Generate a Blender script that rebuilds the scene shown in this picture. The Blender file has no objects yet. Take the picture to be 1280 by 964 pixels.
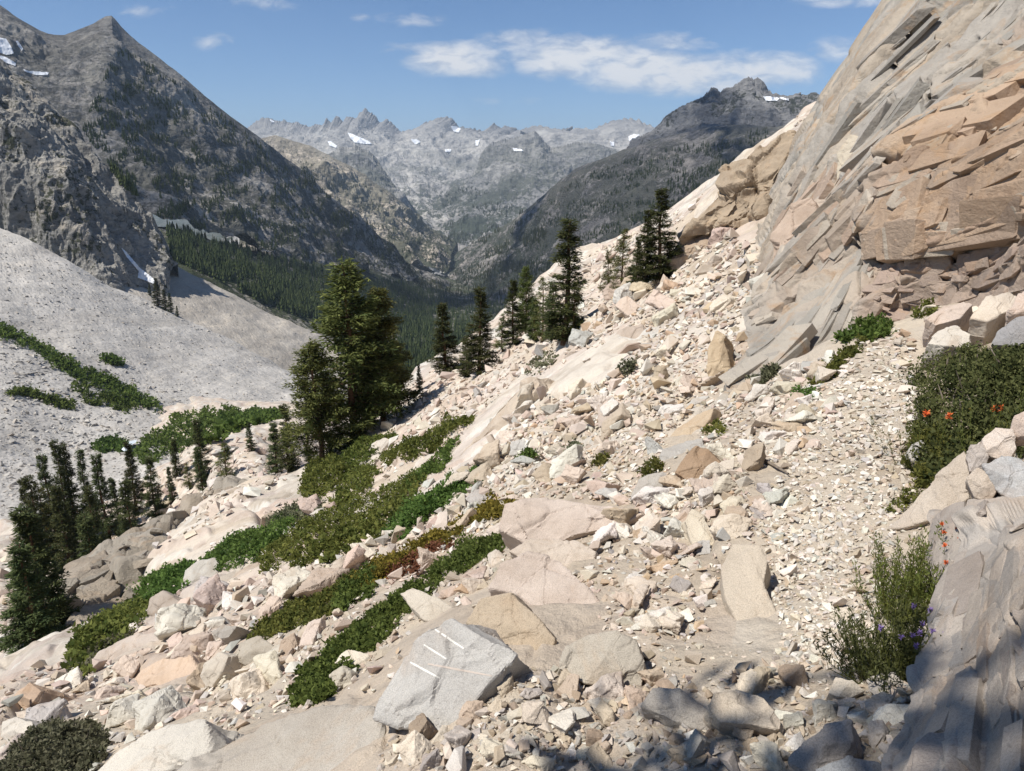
import bpy, bmesh, math, random
import numpy as np
from mathutils import Vector, Matrix
from mathutils.bvhtree import BVHTree

# ------------------------------------------------------------------ camera, sky, sun, exposure
S = bpy.context.scene
COL = S.collection
PW, PH, FPX = 1280.0, 964.0, 931.0          # photo frame the measurements were taken in
PITCH = math.radians(16.3)
EYE = 1.65
cd = bpy.data.cameras.new("camera"); cam = bpy.data.objects.new("camera", cd); COL.objects.link(cam)
cd.sensor_fit = 'HORIZONTAL'; cd.sensor_width = 36.0; cd.lens = 36.0 * FPX / PW
cd.clip_start = 0.05; cd.clip_end = 80000.0
cam.location = (0, 0, EYE); cam.rotation_euler = (math.pi/2 - PITCH, 0, 0)
S.camera = cam

SUN_EL, SUN_AZ = math.radians(57), math.radians(-117)     # azimuth clockwise from +Y (view direction)
SDIR = Vector((math.sin(SUN_AZ)*math.cos(SUN_EL), math.cos(SUN_AZ)*math.cos(SUN_EL), math.sin(SUN_EL)))
SKY_STRENGTH = 0.075
SUN_STRENGTH = 4.9
S.view_settings.view_transform = 'Standard'; S.view_settings.look = 'None'
S.view_settings.exposure = 0.36; S.view_settings.gamma = 1.0
S.view_settings.use_curve_mapping = False
S.render.engine = 'CYCLES'
S.cycles.use_denoising = True
S.cycles.max_bounces = 6; S.cycles.diffuse_bounces = 3; S.cycles.glossy_bounces = 1
S.cycles.transmission_bounces = 2; S.cycles.volume_bounces = 0; S.cycles.transparent_max_bounces = 6
S.cycles.sample_clamp_indirect = 6.0

sl = bpy.data.lights.new("sun", 'SUN'); sl.energy = SUN_STRENGTH; sl.angle = math.radians(0.53)
sl.color = (1.0, 0.955, 0.88)
so = bpy.data.objects.new("sun", sl); COL.objects.link(so)
so.rotation_euler = SDIR.to_track_quat('Z', 'Y').to_euler(); so.location = (-30, -20, 60)

def N(nt, t, **kw):
    n = nt.nodes.new(t)
    for k, v in kw.items():
        if k.startswith('i_'):
            n.inputs[k[2:].replace('_', ' ')].default_value = v
        else:
            setattr(n, k, v)
    return n

def ramp(nt, fac, stops, interp='LINEAR'):
    n = nt.nodes.new('ShaderNodeValToRGB'); n.color_ramp.interpolation = interp
    cr = n.color_ramp
    while len(cr.elements) < len(stops): cr.elements.new(0.5)
    for e, (p, c) in zip(cr.elements, stops):
        e.position = p; e.color = c if len(c) == 4 else (*c, 1)
    if fac is not None: nt.links.new(fac, n.inputs[0])
    return n.outputs[0]

def mth(nt, op, a, b=None, c=None, clamp=False):
    n = nt.nodes.new('ShaderNodeMath'); n.operation = op; n.use_clamp = clamp
    for i, v in enumerate((a, b, c)):
        if v is None: continue
        if isinstance(v, (int, float)): n.inputs[i].default_value = v
        else: nt.links.new(v, n.inputs[i])
    return n.outputs[0]

def mixc(nt, fac, a, b, mode='MIX'):
    n = nt.nodes.new('ShaderNodeMix'); n.data_type = 'RGBA'; n.blend_type = mode; n.clamp_factor = True
    for sock, v in ((n.inputs[0], fac), (n.inputs[6], a), (n.inputs[7], b)):
        if isinstance(v, (int, float)): sock.default_value = v
        elif isinstance(v, tuple): sock.default_value = v if len(v) == 4 else (*v, 1)
        else: nt.links.new(v, sock)
    return n.outputs[2]

def noise(nt, vec, scale, detail=4.0, rough=0.55, dist=0.0, ntype='FBM'):
    n = nt.nodes.new('ShaderNodeTexNoise'); n.inputs['Scale'].default_value = scale
    n.inputs['Detail'].default_value = detail; n.inputs['Roughness'].default_value = rough
    n.inputs['Distortion'].default_value = dist
    if vec is not None: nt.links.new(vec, n.inputs['Vector'])
    return n.outputs[0]

w = bpy.data.worlds.new("World"); S.world = w; w.use_nodes = True
nt = w.node_tree; nt.nodes.clear()
sky = N(nt, 'ShaderNodeTexSky', sky_type='NISHITA', sun_disc=False)
sky.sun_elevation = SUN_EL; sky.sun_rotation = SUN_AZ
sky.altitude = 3000; sky.air_density = 1.0; sky.dust_density = 0.7; sky.ozone_density = 1.6
out = N(nt, 'ShaderNodeOutputWorld'); bg = N(nt, 'ShaderNodeBackground'); bg.inputs[1].default_value = SKY_STRENGTH
tc = N(nt, 'ShaderNodeTexCoord')
sep = N(nt, 'ShaderNodeSeparateXYZ'); nt.links.new(tc.outputs['Generated'], sep.inputs[0])
# direction as (tangent of azimuth, tangent of elevation) on the sky, used to lay out the fair weather clouds
yy = mth(nt, 'MAXIMUM', sep.outputs[1], 0.02)
ax = mth(nt, 'DIVIDE', sep.outputs[0], yy); el = mth(nt, 'DIVIDE', sep.outputs[2], yy)
cmb = N(nt, 'ShaderNodeCombineXYZ'); nt.links.new(ax, cmb.inputs[0]); nt.links.new(mth(nt, 'MULTIPLY', el, 2.6), cmb.inputs[1])
nz = noise(nt, cmb.outputs[0], 9.0, 7.0, 0.58, 0.25)
nf = noise(nt, cmb.outputs[0], 26.0, 6.0, 0.6, 0.4)
nw = mth(nt, 'MULTIPLY_ADD', nf, 0.5, mth(nt, 'MULTIPLY', nz, 0.5))
CLOUDS = []   # (photo x, photo y, half width, half height, strength)
CLOUDS += [(568,73,52,15,0.95),(592,82,38,11,0.9),(720,72,66,20,1.0),(665,52,60,11,0.62),(800,88,80,18,0.95),(860,96,80,16,1.0),
           (930,88,80,17,0.85),(980,85,40,14,0.85),(850,53,50,9,0.55),(510,24,36,7,0.5),(540,62,60,7,0.5),(268,53,26,9,0.5),
           (450,21,12,4,0.45),(1050,62,40,13,0.5),(1070,2,60,6,0.55),(640,126,45,4,0.35),(180,14,45,6,0.4),(330,4,40,7,0.45),(740,142,30,4,0.25)]
acc = None
for (cx, cy, hw, hh, st) in CLOUDS:
    # same unprojection as the camera measurement, so clouds sit at their compass bearing
    X = (cx-640)/FPX; Y = -(cy-482)/FPX
    dy = math.cos(PITCH)+Y*math.sin(PITCH); dz = -math.sin(PITCH)+Y*math.cos(PITCH)
    a0, e0 = X/dy, dz/dy
    u = mth(nt, 'DIVIDE', mth(nt, 'SUBTRACT', ax, a0), hw/FPX/dy*1.55)
    v = mth(nt, 'DIVIDE', mth(nt, 'SUBTRACT', el, e0), hh/FPX/dy*1.8)
    d2 = mth(nt, 'ADD', mth(nt, 'MULTIPLY', u, u), mth(nt, 'MULTIPLY', v, v))
    g = mth(nt, 'MULTIPLY', mth(nt, 'SUBTRACT', 1.0, d2, clamp=True), st)
    acc = g if acc is None else mth(nt, 'MAXIMUM', acc, g)
dens = mth(nt, 'MULTIPLY', mth(nt, 'SUBTRACT', mth(nt, 'ADD', mth(nt, 'MULTIPLY', acc, 0.62), mth(nt, 'MULTIPLY', nw, 1.5)), 0.87), 2.1, clamp=True)
dens = mth(nt, 'MULTIPLY', dens, mth(nt, 'MULTIPLY', acc, 2.2, clamp=True))
shade = ramp(nt, mth(nt, 'MULTIPLY_ADD', dens, 0.25, nf), [(0.42, (6.6, 6.9, 7.5)), (0.72, (10.2, 10.1, 10.0))])
tint = mixc(nt, 1.0, sky.outputs[0], (0.80, 1.02, 1.22), 'MULTIPLY')
skyc = mixc(nt, mth(nt, 'MULTIPLY', dens, 0.9), tint, shade)
nt.links.new(skyc, bg.inputs[0]); nt.links.new(bg.outputs[0], out.inputs[0])

# ------------------------------------------------------------------ numeric helpers
rng = np.random.default_rng(7)
random.seed(7)
CP, SP = math.cos(PITCH), math.sin(PITCH)

def raydir(px, py):
    px = np.asarray(px, float); py = np.asarray(py, float)
    cx = (px-640)/FPX; cy = -(py-482)/FPX
    d = np.stack([cx, CP+cy*SP, -SP+cy*CP], -1)
    return d/np.hypot(d[..., 0], d[..., 1])[..., None]        # horizontal length 1

def P(px, py, r):
    d = raydir(px, py)*np.asarray(r, float)[..., None]
    d[..., 2] += EYE
    return d

def project(p):
    x = p[..., 0]; y = p[..., 1]; z = p[..., 2]-EYE
    f = y*CP - z*SP; u = y*SP + z*CP
    f = np.where(f < 0.05, 0.05, f)
    return 640+FPX*x/f, 482-FPX*u/f, f

def hash3(i, seed=0):
    i = i.astype(np.int64)
    h = (i[..., 0]*374761393 + i[..., 1]*668265263 + i[..., 2]*2147483647 + seed*974711) & 0xffffffff
    h = ((h ^ (h >> 13))*1274126177) & 0xffffffff
    h = ((h ^ (h >> 16))*2246822519) & 0xffffffff
    return h ^ (h >> 15)

def perlin(p, seed=0):
    i = np.floor(p).astype(np.int64); f = p-i
    u = f*f*f*(f*(f*6-15)+10)
    res = np.zeros(p.shape[:-1])
    for dx in (0, 1):
        for dy in (0, 1):
            for dz in (0, 1):
                o = np.array([dx, dy, dz])
                h = hash3(i+o, seed)
                g = np.stack([(h & 1023), ((h >> 10) & 1023), ((h >> 20) & 1023)], -1)/511.5-1.0
                wgt = (u[..., 0] if dx else 1-u[..., 0])*(u[..., 1] if dy else 1-u[..., 1])*(u[..., 2] if dz else 1-u[..., 2])
                res += wgt*np.sum(g*(f-o), -1)
    return res

def fbm(p, octv=5, seed=0, gain=0.5, ridged=False):
    s = np.zeros(p.shape[:-1]); a = 1.0
    for k in range(octv):
        n = perlin(p*(2.03**k)+k*17.3, seed+k)
        s += a*((0.5-np.abs(n))*2-0.55 if ridged else n); a *= gain
    return s

def worley(p, seed=0):
    ip = np.floor(p).astype(np.int64)
    n = p.shape[0]
    F1 = np.full(n, 1e9); F2 = np.full(n, 1e9); c1 = np.zeros(n, np.int64); c2 = np.zeros(n, np.int64)
    d1 = np.zeros((n, 3)); d2v = np.zeros((n, 3))
    for dx in (-1, 0, 1):
        for dy in (-1, 0, 1):
            for dz in (-1, 0, 1):
                c = ip+np.array([dx, dy, dz]); h = hash3(c, seed)
                j = np.stack([(h & 1023), ((h >> 10) & 1023), ((h >> 20) & 1023)], -1)/1023.0
                d = p-(c+0.1+0.8*j); q = np.sum(d*d, -1)
                m = q < F1; m2 = (~m) & (q < F2)
                F2 = np.where(m, F1, np.where(m2, q, F2)); c2 = np.where(m, c1, np.where(m2, h, c2))
                d2v = np.where(m[:, None], d1, np.where(m2[:, None], d, d2v))
                F1 = np.where(m, q, F1); c1 = np.where(m, h, c1); d1 = np.where(m[:, None], d, d1)
    return np.sqrt(F1), np.sqrt(F2), c1, d1, c2, d2v

def rnd(cid, k):
    c = np.asarray(cid).astype(np.int64)
    return (hash3(np.stack([c, c*0+k, c*0+91], -1), 5) & 0xffff)/65535.0

def blocks(p, M, seed, tilt=0.5, crack=0.12, crackd=0.5, width=0.22):
    """angular fractured relief: each cell is a tilted plane, cracks between; M maps metres to cell units"""
    q = p @ np.asarray(M).T
    q = q+0.18*np.stack([perlin(q*1.3, seed+50), perlin(q*1.3+9, seed+51), perlin(q*1.3+19, seed+52)], -1)
    f1, f2, cid, dv, cid2, dv2 = worley(q, seed)
    def plane(c, d):
        t = np.stack([rnd(c, 1), rnd(c, 2), rnd(c, 3)], -1)-0.5
        return (rnd(c, 4)-0.5)+np.sum(d*t, -1)*2*tilt
    e = f2-f1
    u = np.clip(e/width, 0, 1); u = u*u*(3-2*u)
    d = plane(cid, dv)*(0.5+0.5*u)+plane(cid2, dv2)*(0.5-0.5*u)
    d -= crackd*np.clip(1-e/crack, 0, 1)
    return d, cid, e

def blur(g, n):
    for _ in range(n):
        for ax in (0, 1):
            p = np.concatenate([np.take(g, [0], ax), g, np.take(g, [-1], ax)], ax)
            m = g.shape[ax]
            g = 0.25*np.take(p, range(0, m), ax)+0.5*g+0.25*np.take(p, range(2, m+2), ax)
    return g

def inpoly(px, py, poly):
    poly = np.asarray(poly, float); px = np.asarray(px, float); py = np.asarray(py, float)
    c = np.zeros(px.shape, bool); j = len(poly)-1
    for i in range(len(poly)):
        xi, yi = poly[i]; xj, yj = poly[j]
        if yi != yj:
            c ^= ((yi > py) != (yj > py)) & (px < (xj-xi)*(py-yi)/(yj-yi)+xi)
        j = i
    return c

def polydist(px, py, poly, closed=True):
    poly = np.asarray(poly, float); d = np.full(np.shape(px), 1e9)
    n = len(poly)
    for i in range(n if closed else n-1):
        a = poly[i]; b = poly[(i+1) % n]; ab = b-a; L = max(ab@ab, 1e-9)
        t = np.clip(((px-a[0])*ab[0]+(py-a[1])*ab[1])/L, 0, 1)
        d = np.minimum(d, np.hypot(px-a[0]-t*ab[0], py-a[1]-t*ab[1]))
    return d

def mesh_arrays(name, V, F, mat=None, color=None, smooth=False):
    """V (n,3), F (m,k) with k=3 or 4"""
    me = bpy.data.meshes.new(name)
    V = np.asarray(V, np.float32); F = np.asarray(F, np.int32); k = F.shape[1]
    me.vertices.add(len(V)); me.vertices.foreach_set('co', V.ravel())
    me.loops.add(F.size); me.loops.foreach_set('vertex_index', F.ravel())
    me.polygons.add(len(F)); me.polygons.foreach_set('loop_start', np.arange(0, F.size, k, dtype=np.int32))
    me.polygons.foreach_set('use_smooth', np.full(len(F), smooth))
    if color is not None:
        a = me.attributes.new('tint', 'FLOAT_COLOR', 'POINT')
        c = np.ones((len(V), 4), np.float32); c[:, :3] = color
        a.data.foreach_set('color', c.ravel())
    me.update(calc_edges=True)
    if mat: me.materials.append(mat)
    return me

def link(name, me, parent=None, loc=None):
    o = bpy.data.objects.new(name, me); COL.objects.link(o)
    if loc is not None: o.location = loc
    if parent is not None: o.parent = parent
    return o

def tag(o, label, cat, group=None, kind=None):
    o['label'] = label; o['category'] = cat
    if group: o['group'] = group
    if kind: o['kind'] = kind
    return o

def empty(name, loc, label, cat, group=None):
    o = bpy.data.objects.new(name, None); COL.objects.link(o); o.location = loc
    o.empty_display_size = 0.1
    return tag(o, label, cat, group)

def gridfaces(nr, nc):
    i = np.arange(nr*nc).reshape(nr, nc)
    return np.stack([i[:-1, :-1], i[:-1, 1:], i[1:, 1:], i[1:, :-1]], -1).reshape(-1, 4)

# ------------------------------------------------------------------ materials
def newmat(name):
    m = bpy.data.materials.new(name); m.use_nodes = True
    nt = m.node_tree; b = nt.nodes['Principled BSDF']
    return m, nt, b

def bump(nt, b, h, strength, dist):
    n = nt.nodes.new('ShaderNodeBump'); n.inputs['Strength'].default_value = strength; n.inputs['Distance'].default_value = dist
    nt.links.new(h, n.inputs['Height']); nt.links.new(n.outputs[0], b.inputs['Normal'])

def src_color(nt, source):
    if source == 'attr':
        a = N(nt, 'ShaderNodeAttribute', attribute_name='tint'); return a.outputs['Color']
    oi = nt.nodes.new('ShaderNodeObjectInfo'); return oi.outputs['Color']

def rock_mat(name, source, k=1.0, bumpd=0.02, speck=0.3, lichen=0.12, stain=0.35, cracks=()):
    """granite; k scales the pattern (1 = hand sized features a metre from the lens)"""
    m, nt, b = newmat(name)
    geo = N(nt, 'ShaderNodeNewGeometry'); v = geo.outputs['Position']
    c = src_color(nt, source)
    big = noise(nt, v, 1.3*k, 5, 0.6, 0.4)
    c = mixc(nt, 1.0, c, ramp(nt, big, [(0.28, (0.74, 0.70, 0.66)), (0.5, (0.98, 0.98, 0.98)), (0.72, (1.14, 1.13, 1.11))]), 'MULTIPLY')
    st = noise(nt, v, 2.6*k, 4, 0.6, 0.8)
    c = mixc(nt, mth(nt, 'MULTIPLY', ramp(nt, st, [(0.56, (0, 0, 0)), (0.68, (1, 1, 1))]), stain), c, (0.40, 0.24, 0.12))
    fine = noise(nt, v, 240*k, 3, 0.8)
    c = mixc(nt, speck, c, ramp(nt, fine, [(0.36, (0.1, 0.1, 0.1)), (0.46, (0.5, 0.49, 0.47)), (0.56, (0.95, 0.93, 0.9)), (0.7, (1.0, 0.97, 0.93))]), 'MULTIPLY')
    li = noise(nt, v, 7*k, 6, 0.7)
    c = mixc(nt, mth(nt, 'MULTIPLY', ramp(nt, li, [(0.62, (0, 0, 0)), (0.67, (1, 1, 1))]), lichen), c, (0.07, 0.065, 0.05))
    nt.links.new(c, b.inputs['Base Color'])
    b.inputs['Roughness'].default_value = 0.88; b.inputs['Specular IOR Level'].default_value = 0.25
    h = mth(nt, 'MULTIPLY_ADD', noise(nt, v, 9*k, 8, 0.62), 1.0, mth(nt, 'MULTIPLY', fine, 0.12))
    for sc, dep, rot, str_ in cracks:      # jointing: thin broken fractures drawn out along one direction
        mp = N(nt, 'ShaderNodeMapping'); mp.inputs['Rotation'].default_value = rot; mp.inputs['Scale'].default_value = (sc, sc*str_, sc)
        nt.links.new(v, mp.inputs['Vector'])
        jn = noise(nt, mp.outputs[0], 1.0, 3.5, 0.55, 0.5)
        e_ = ramp(nt, mth(nt, 'ABSOLUTE', mth(nt, 'SUBTRACT', jn, 0.5)), [(0.0, (0, 0, 0)), (0.012, (1, 1, 1))])
        gate = ramp(nt, noise(nt, v, sc*0.8, 3, 0.5), [(0.42, (1, 1, 1)), (0.55, (0, 0, 0))])
        h = mth(nt, 'ADD', h, mth(nt, 'MULTIPLY', mth(nt, 'MAXIMUM', e_, gate), dep*0.2))
        h = mth(nt, 'ADD', h, mth(nt, 'MULTIPLY', noise(nt, mp.outputs[0], 2.5, 8, 0.7, 0.3), dep*1.6))
    bump(nt, b, h, 1.0, bumpd)
    return m

def mountain_mat(name, rock1, rock2, veg, cov, scale, green=(0.035, 0.045, 0.022), light=None, k=1.0, dark=None, contrast=0.8):
    """bare granite flank with dark krummholz and tree patches; scale = metres of the large patches"""
    m, nt, b = newmat(name)
    geo = N(nt, 'ShaderNodeNewGeometry'); v = geo.outputs['Position']
    big = noise(nt, v, 1/scale, 6, 0.6, 0.3)
    c = ramp(nt, big, [(0.3, rock1), (0.66, rock2)])
    mp = N(nt, 'ShaderNodeMapping'); mp.inputs['Scale'].default_value = (1, 1, 2.4); nt.links.new(v, mp.inputs['Vector'])
    ledge = noise(nt, mp.outputs[0], 9/scale, 7, 0.68, 0.6)
    c = mixc(nt, contrast, c, ramp(nt, ledge, [(0.34, (0.45, 0.45, 0.46)), (0.5, (0.95, 0.95, 0.95)), (0.68, (1.4, 1.38, 1.33))]), 'MULTIPLY')
    if light:
        c = mixc(nt, ramp(nt, noise(nt, v, 2.2/scale, 5, 0.62), [(0.54, (0, 0, 0)), (0.66, (1, 1, 1))]), c, light)
    vn = noise(nt, v, 14/scale, 7, 0.72, 0.4)
    vb = noise(nt, v, 1.6/scale, 3, 0.5)
    vv = mth(nt, 'ADD', mth(nt, 'MULTIPLY', vn, 0.75), mth(nt, 'MULTIPLY', vb, 0.5))
    vm = ramp(nt, mth(nt, 'SUBTRACT', vv, 0.125), [(0.64-cov*0.34, (0, 0, 0)), (0.68-cov*0.34, (1, 1, 1))])
    sx = N(nt, 'ShaderNodeSeparateXYZ'); nt.links.new(v, sx.inputs[0])
    if dark:      # darker metamorphic rock in the summit walls
        zz = mth(nt, 'ADD', sx.outputs[2], mth(nt, 'MULTIPLY', mth(nt, 'SUBTRACT', noise(nt, v, 3/scale, 5, 0.6), 0.5), 900.0))
        c = mixc(nt, mth(nt, 'MULTIPLY', mth(nt, 'DIVIDE', mth(nt, 'SUBTRACT', zz, dark[0]), dark[1]-dark[0], clamp=True), 0.6), c, dark[2])
    if veg is not None:      # trees thin out towards the timber line
        vm = mth(nt, 'MULTIPLY', vm, mth(nt, 'SUBTRACT', 1.0, mth(nt, 'DIVIDE', mth(nt, 'SUBTRACT', sx.outputs[2], veg[0]), veg[1]-veg[0]), clamp=True))
    c = mixc(nt, mth(nt, 'MULTIPLY', vm, 0.92), c, green)
    nt.links.new(c, b.inputs['Base Color'])
    b.inputs['Roughness'].default_value = 0.95; b.inputs['Specular IOR Level'].default_value = 0.1
    h = mth(nt, 'ADD', ledge, mth(nt, 'MULTIPLY', vm, 0.25))
    bump(nt, b, h, 0.8, scale*0.05*k)
    return m

def leaf_mat(name, c1, c2, trans=0.25):
    m, nt, b = newmat(name)
    a = N(nt, 'ShaderNodeAttribute', attribute_name='tint')
    s = N(nt, 'ShaderNodeSeparateColor'); nt.links.new(a.outputs['Color'], s.inputs[0])
    c = ramp(nt, s.outputs[0], [(0.0, c1), (1.0, c2)])
    oi = nt.nodes.new('ShaderNodeObjectInfo')
    hv = N(nt, 'ShaderNodeHueSaturation')
    nt.links.new(mth(nt, 'MULTIPLY_ADD', oi.outputs['Random'], 0.05, 0.475), hv.inputs['Hue'])
    nt.links.new(mth(nt, 'MULTIPLY_ADD', oi.outputs['Random'], 0.4, 0.8), hv.inputs['Value'])
    nt.links.new(c, hv.inputs['Color'])
    nt.links.new(hv.outputs[0], b.inputs['Base Color'])
    b.inputs['Roughness'].default_value = 0.7; b.inputs['Specular IOR Level'].default_value = 0.1
    t = N(nt, 'ShaderNodeBsdfTranslucent'); nt.links.new(hv.outputs[0], t.inputs[0])
    mx = N(nt, 'ShaderNodeMixShader'); mx.inputs[0].default_value = trans
    o = nt.nodes['Material Output']
    nt.links.new(b.outputs[0], mx.inputs[1]); nt.links.new(t.outputs[0], mx.inputs[2]); nt.links.new(mx.outputs[0], o.inputs[0])
    return m

def plain_mat(name, c1, c2, sc, rough=0.9, bumpd=0.0):
    m, nt, b = newmat(name)
    geo = N(nt, 'ShaderNodeNewGeometry')
    n = noise(nt, geo.outputs['Position'], sc, 6, 0.65, 0.3)
    nt.links.new(ramp(nt, n, [(0.3, c1), (0.7, c2)]), b.inputs['Base Color'])
    b.inputs['Roughness'].default_value = rough; b.inputs['Specular IOR Level'].default_value = 0.2
    if bumpd: bump(nt, b, n, 0.8, bumpd)
    return m

M_SCREE = rock_mat('scree_granite', 'attr', 1.0, 0.012, 0.30, 0.05, 0.2)
M_ROCK = rock_mat('loose_granite', 'obj', 1.0, 0.012, 0.34, 0.05, 0.22)
M_BOULD = rock_mat('boulder_granite', 'obj', 1.0, 0.014, 0.40, 0.08, 0.25)
M_CLIFF = rock_mat('cliff_granite', 'attr', 0.6, 0.06, 0.25, 0.25, 0.5, ((0.8, 0.5, (0.35, -0.75, 0.6), 0.22), (2.2, 0.3, (0.5, -0.6, 0.3), 0.35)))
M_WALLROCK = rock_mat('slab_granite', 'attr', 1.0, 0.018, 0.34, 0.15, 0.35, ((3.2, 0.25, (0.5, -0.3, 0.2), 0.4),))
M_BLUFF = rock_mat('bluff_granite', 'attr', 0.16, 0.3, 0.2, 0.45, 0.3, ((0.25, 0.6, (0.3, 0.5, 0.3), 0.4),))
M_TREE = leaf_mat('pine_needles', (0.042, 0.058, 0.018), (0.210, 0.215, 0.068), 0.28)
M_FIR = leaf_mat('fir_needles', (0.030, 0.044, 0.018), (0.125, 0.135, 0.050), 0.22)
M_BARK = plain_mat('bark', (0.07, 0.04, 0.025), (0.19, 0.11, 0.065), 9.0, 0.95, 0.03)
M_TWIG = plain_mat('grey_twig', (0.13, 0.10, 0.075), (0.26, 0.22, 0.18), 20, 0.9)
M_SHRUB = leaf_mat('shrub_leaves', (0.045, 0.076, 0.018), (0.175, 0.235, 0.058), 0.38)
M_OLIVE = leaf_mat('olive_leaves', (0.062, 0.080, 0.019), (0.205, 0.205, 0.052), 0.35)
M_BUSH = leaf_mat('bush_leaves', (0.036, 0.048, 0.016), (0.165, 0.170, 0.065), 0.3)
M_GOLD = leaf_mat('gold_leaves', (0.085, 0.08, 0.016), (0.32, 0.245, 0.045), 0.3)
M_GREY = leaf_mat('grey_leaves', (0.07, 0.078, 0.042), (0.21, 0.205, 0.125), 0.25)
M_RUST = leaf_mat('dry_leaves', (0.14, 0.07, 0.03), (0.30, 0.17, 0.08), 0.2)

CREAM, WHITE, PINK, GREY = (0.60, 0.525, 0.435), (0.67, 0.625, 0.555), (0.54, 0.44, 0.37), (0.43, 0.41, 0.375)
ORANGE, BROWN, TAN, DGREY = (0.50, 0.375, 0.26), (0.34, 0.265, 0.195), (0.48, 0.395, 0.30), (0.27, 0.26, 0.245)

# ------------------------------------------------------------------ near terrain (height field round the camera)
CTRL = [
 # photo x, photo y, horizontal distance
 (0,964,5.4),(120,964,4.2),(240,964,3.1),(350,964,2.5),(470,964,2.05),(640,964,1.75),(850,964,1.7),(1130,964,1.62),
 (0,900,8.0),(100,900,6.4),(200,900,5.0),(300,900,3.7),(400,900,2.95),(500,900,2.3),(600,900,2.1),(720,900,2.05),(850,900,2.0),(1000,900,1.98),(1130,890,1.98),
 (0,860,13),(60,860,11),(150,850,9),(240,850,6.6),(330,850,4.9),(400,850,3.9),(480,840,3.1),(560,835,2.55),(640,830,2.4),(800,830,2.37),(950,830,2.33),(1090,830,2.33),
 (60,805,24),(130,800,17),(220,800,11),(300,800,7.8),(400,790,5.3),(500,780,4.0),(620,780,2.95),(750,780,2.82),(900,780,2.74),(1050,770,2.75),(1150,770,2.75),
 (110,775,33),(180,760,26),(250,740,19),(350,740,10.5),(450,740,6.8),(550,730,4.9),(650,720,3.7),(800,720,3.35),(950,720,3.22),(1080,720,3.2),(1170,700,3.3),
 (280,695,27),(350,690,19),(450,690,10.5),(550,680,7),(640,670,5.3),(720,660,4.4),(850,650,4.0),(950,650,3.85),(1080,650,3.8),(1170,640,3.9),
 (330,650,34),(390,640,27),(450,640,19.5),(530,625,13),(600,605,9.6),(680,600,7.2),(780,600,5.6),(870,590,4.8),(960,590,4.55),(1080,590,4.5),(1170,590,4.6),
 (410,600,42),(480,575,36),(550,560,27),(600,560,18),(680,545,11.5),(760,545,8.8),(850,540,7.2),(930,530,6.2),(1050,530,5.5),(1150,520,5.6),(1280,500,5.2),
 (440,545,52),(500,530,50),(560,500,44),(620,500,30),(680,500,18),(760,490,13.5),(850,490,10.5),(920,490,8.4),(1000,480,7.2),(1080,470,6.6),(1150,470,6.8),(1280,440,6.2),
 (540,465,70),(640,440,58),(700,430,37),(760,430,24),(830,430,17),(900,430,13.5),(1000,440,9.8),(1060,420,9),(1130,410,9),(1280,395,7.6),
 (520,440,78),(590,420,85),(640,390,92),(700,385,72),(760,370,46),(820,370,29),(900,370,21),(960,380,15.5),(1100,385,11.5),(1280,360,9.5),
 (640,376,112),(700,334,125),(760,320,95),(830,320,48),(900,320,29),(960,320,22),(1100,310,19),(1280,290,17),
 (760,297,118),(840,257,112),(870,275,50),(930,240,46),(990,185,55),(1100,230,34),(1280,200,30),
 (880,238,110),(940,195,105),(1010,135,100),(1100,100,90),
 # left bluff, bench behind it, valley side
 (0,845,22),(50,795,38),(100,742,47),(200,682,64),(290,637,72),(350,603,72),(380,585,60),
 (40,770,62),(0,830,60),(60,690,130),(0,690,125),(140,660,128),(200,640,130),(270,605,112),(300,590,105),(330,570,112),
 (180,600,170),(100,640,160),(0,650,160),(300,540,190),(260,560,180),(340,530,200),(350,518,330),(260,535,310),(420,500,330),
]
HID = [(0,255,-116),(100,245,-112),(200,265,-114),(0,210,-96),(-80,230,-104), # hidden ground: photo x for the bearing, distance, height
 (440,85,-38),(500,95,-42),(560,130,-52),(640,170,-55),(700,190,-48),(760,190,-38),(840,190,-25),(940,190,-8),(1050,180,12),(1200,160,20),
 (440,190,-80),(560,260,-105),(700,330,-115),(840,330,-90),(1000,330,-60),(1200,330,-30),(500,420,-150),(640,420,-170),(760,450,-190),(900,450,-150),
 (300,420,-125),(150,420,-120),(0,420,-112),(200,90,-50),(290,88,-41),(120,75,-44),(350,90,-40),
]
_ax, _lr, _t = [], [], []
for px, py, r in CTRL:
    d = raydir(px, py); _ax.append(math.atan2(d[0], d[1])); _lr.append(math.log(r)); _t.append(d[2])
for px, r, z in HID:
    d = raydir(px, 482); _ax.append(math.atan2(d[0], d[1])); _lr.append(math.log(r)); _t.append((z-EYE)/r)
def extra(azd, r, z):
    _ax.append(math.radians(azd)); _lr.append(math.log(r)); _t.append((z-EYE)/r)
for a in range(-180, 181, 30):        # ground under and behind the camera
    sx = math.sin(math.radians(a)); sy = math.cos(math.radians(a))
    for r in (0.45, 0.9):
        extra(a, r, 0.10*r*sx*1.5)
    if abs(a) > 50:
        for r in (2.5, 8, 30, 120, 400):
            z = (-0.85*r**0.98 if sx < 0 else 0.8*r**0.93)*abs(sx)*(1 if r < 100 else 0.75) + 0.03*r*(sy < -0.3)
            extra(a, r, z)
for px, r in ((0, 1.2), (0, 2.5), (240, 1.2), (240, 2.0), (470, 1.1), (640, 1.1), (850, 1.1), (1130, 1.1)):
    d = raydir(px, 964); az = math.degrees(math.atan2(d[0], d[1]))
    extra(az, r, {(0, 1.2): -0.35, (0, 2.5): -1.55, (240, 1.2): -0.25, (240, 2.0): -0.85}.get((px, r), 0.0))
_ax, _lr, _t = map(np.array, (_ax, _lr, _t))
KA = 3.2
Q = np.stack([_ax*KA, _lr], -1)
def _phi(d2): return 0.5*d2*np.log(d2+1e-12)
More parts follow.
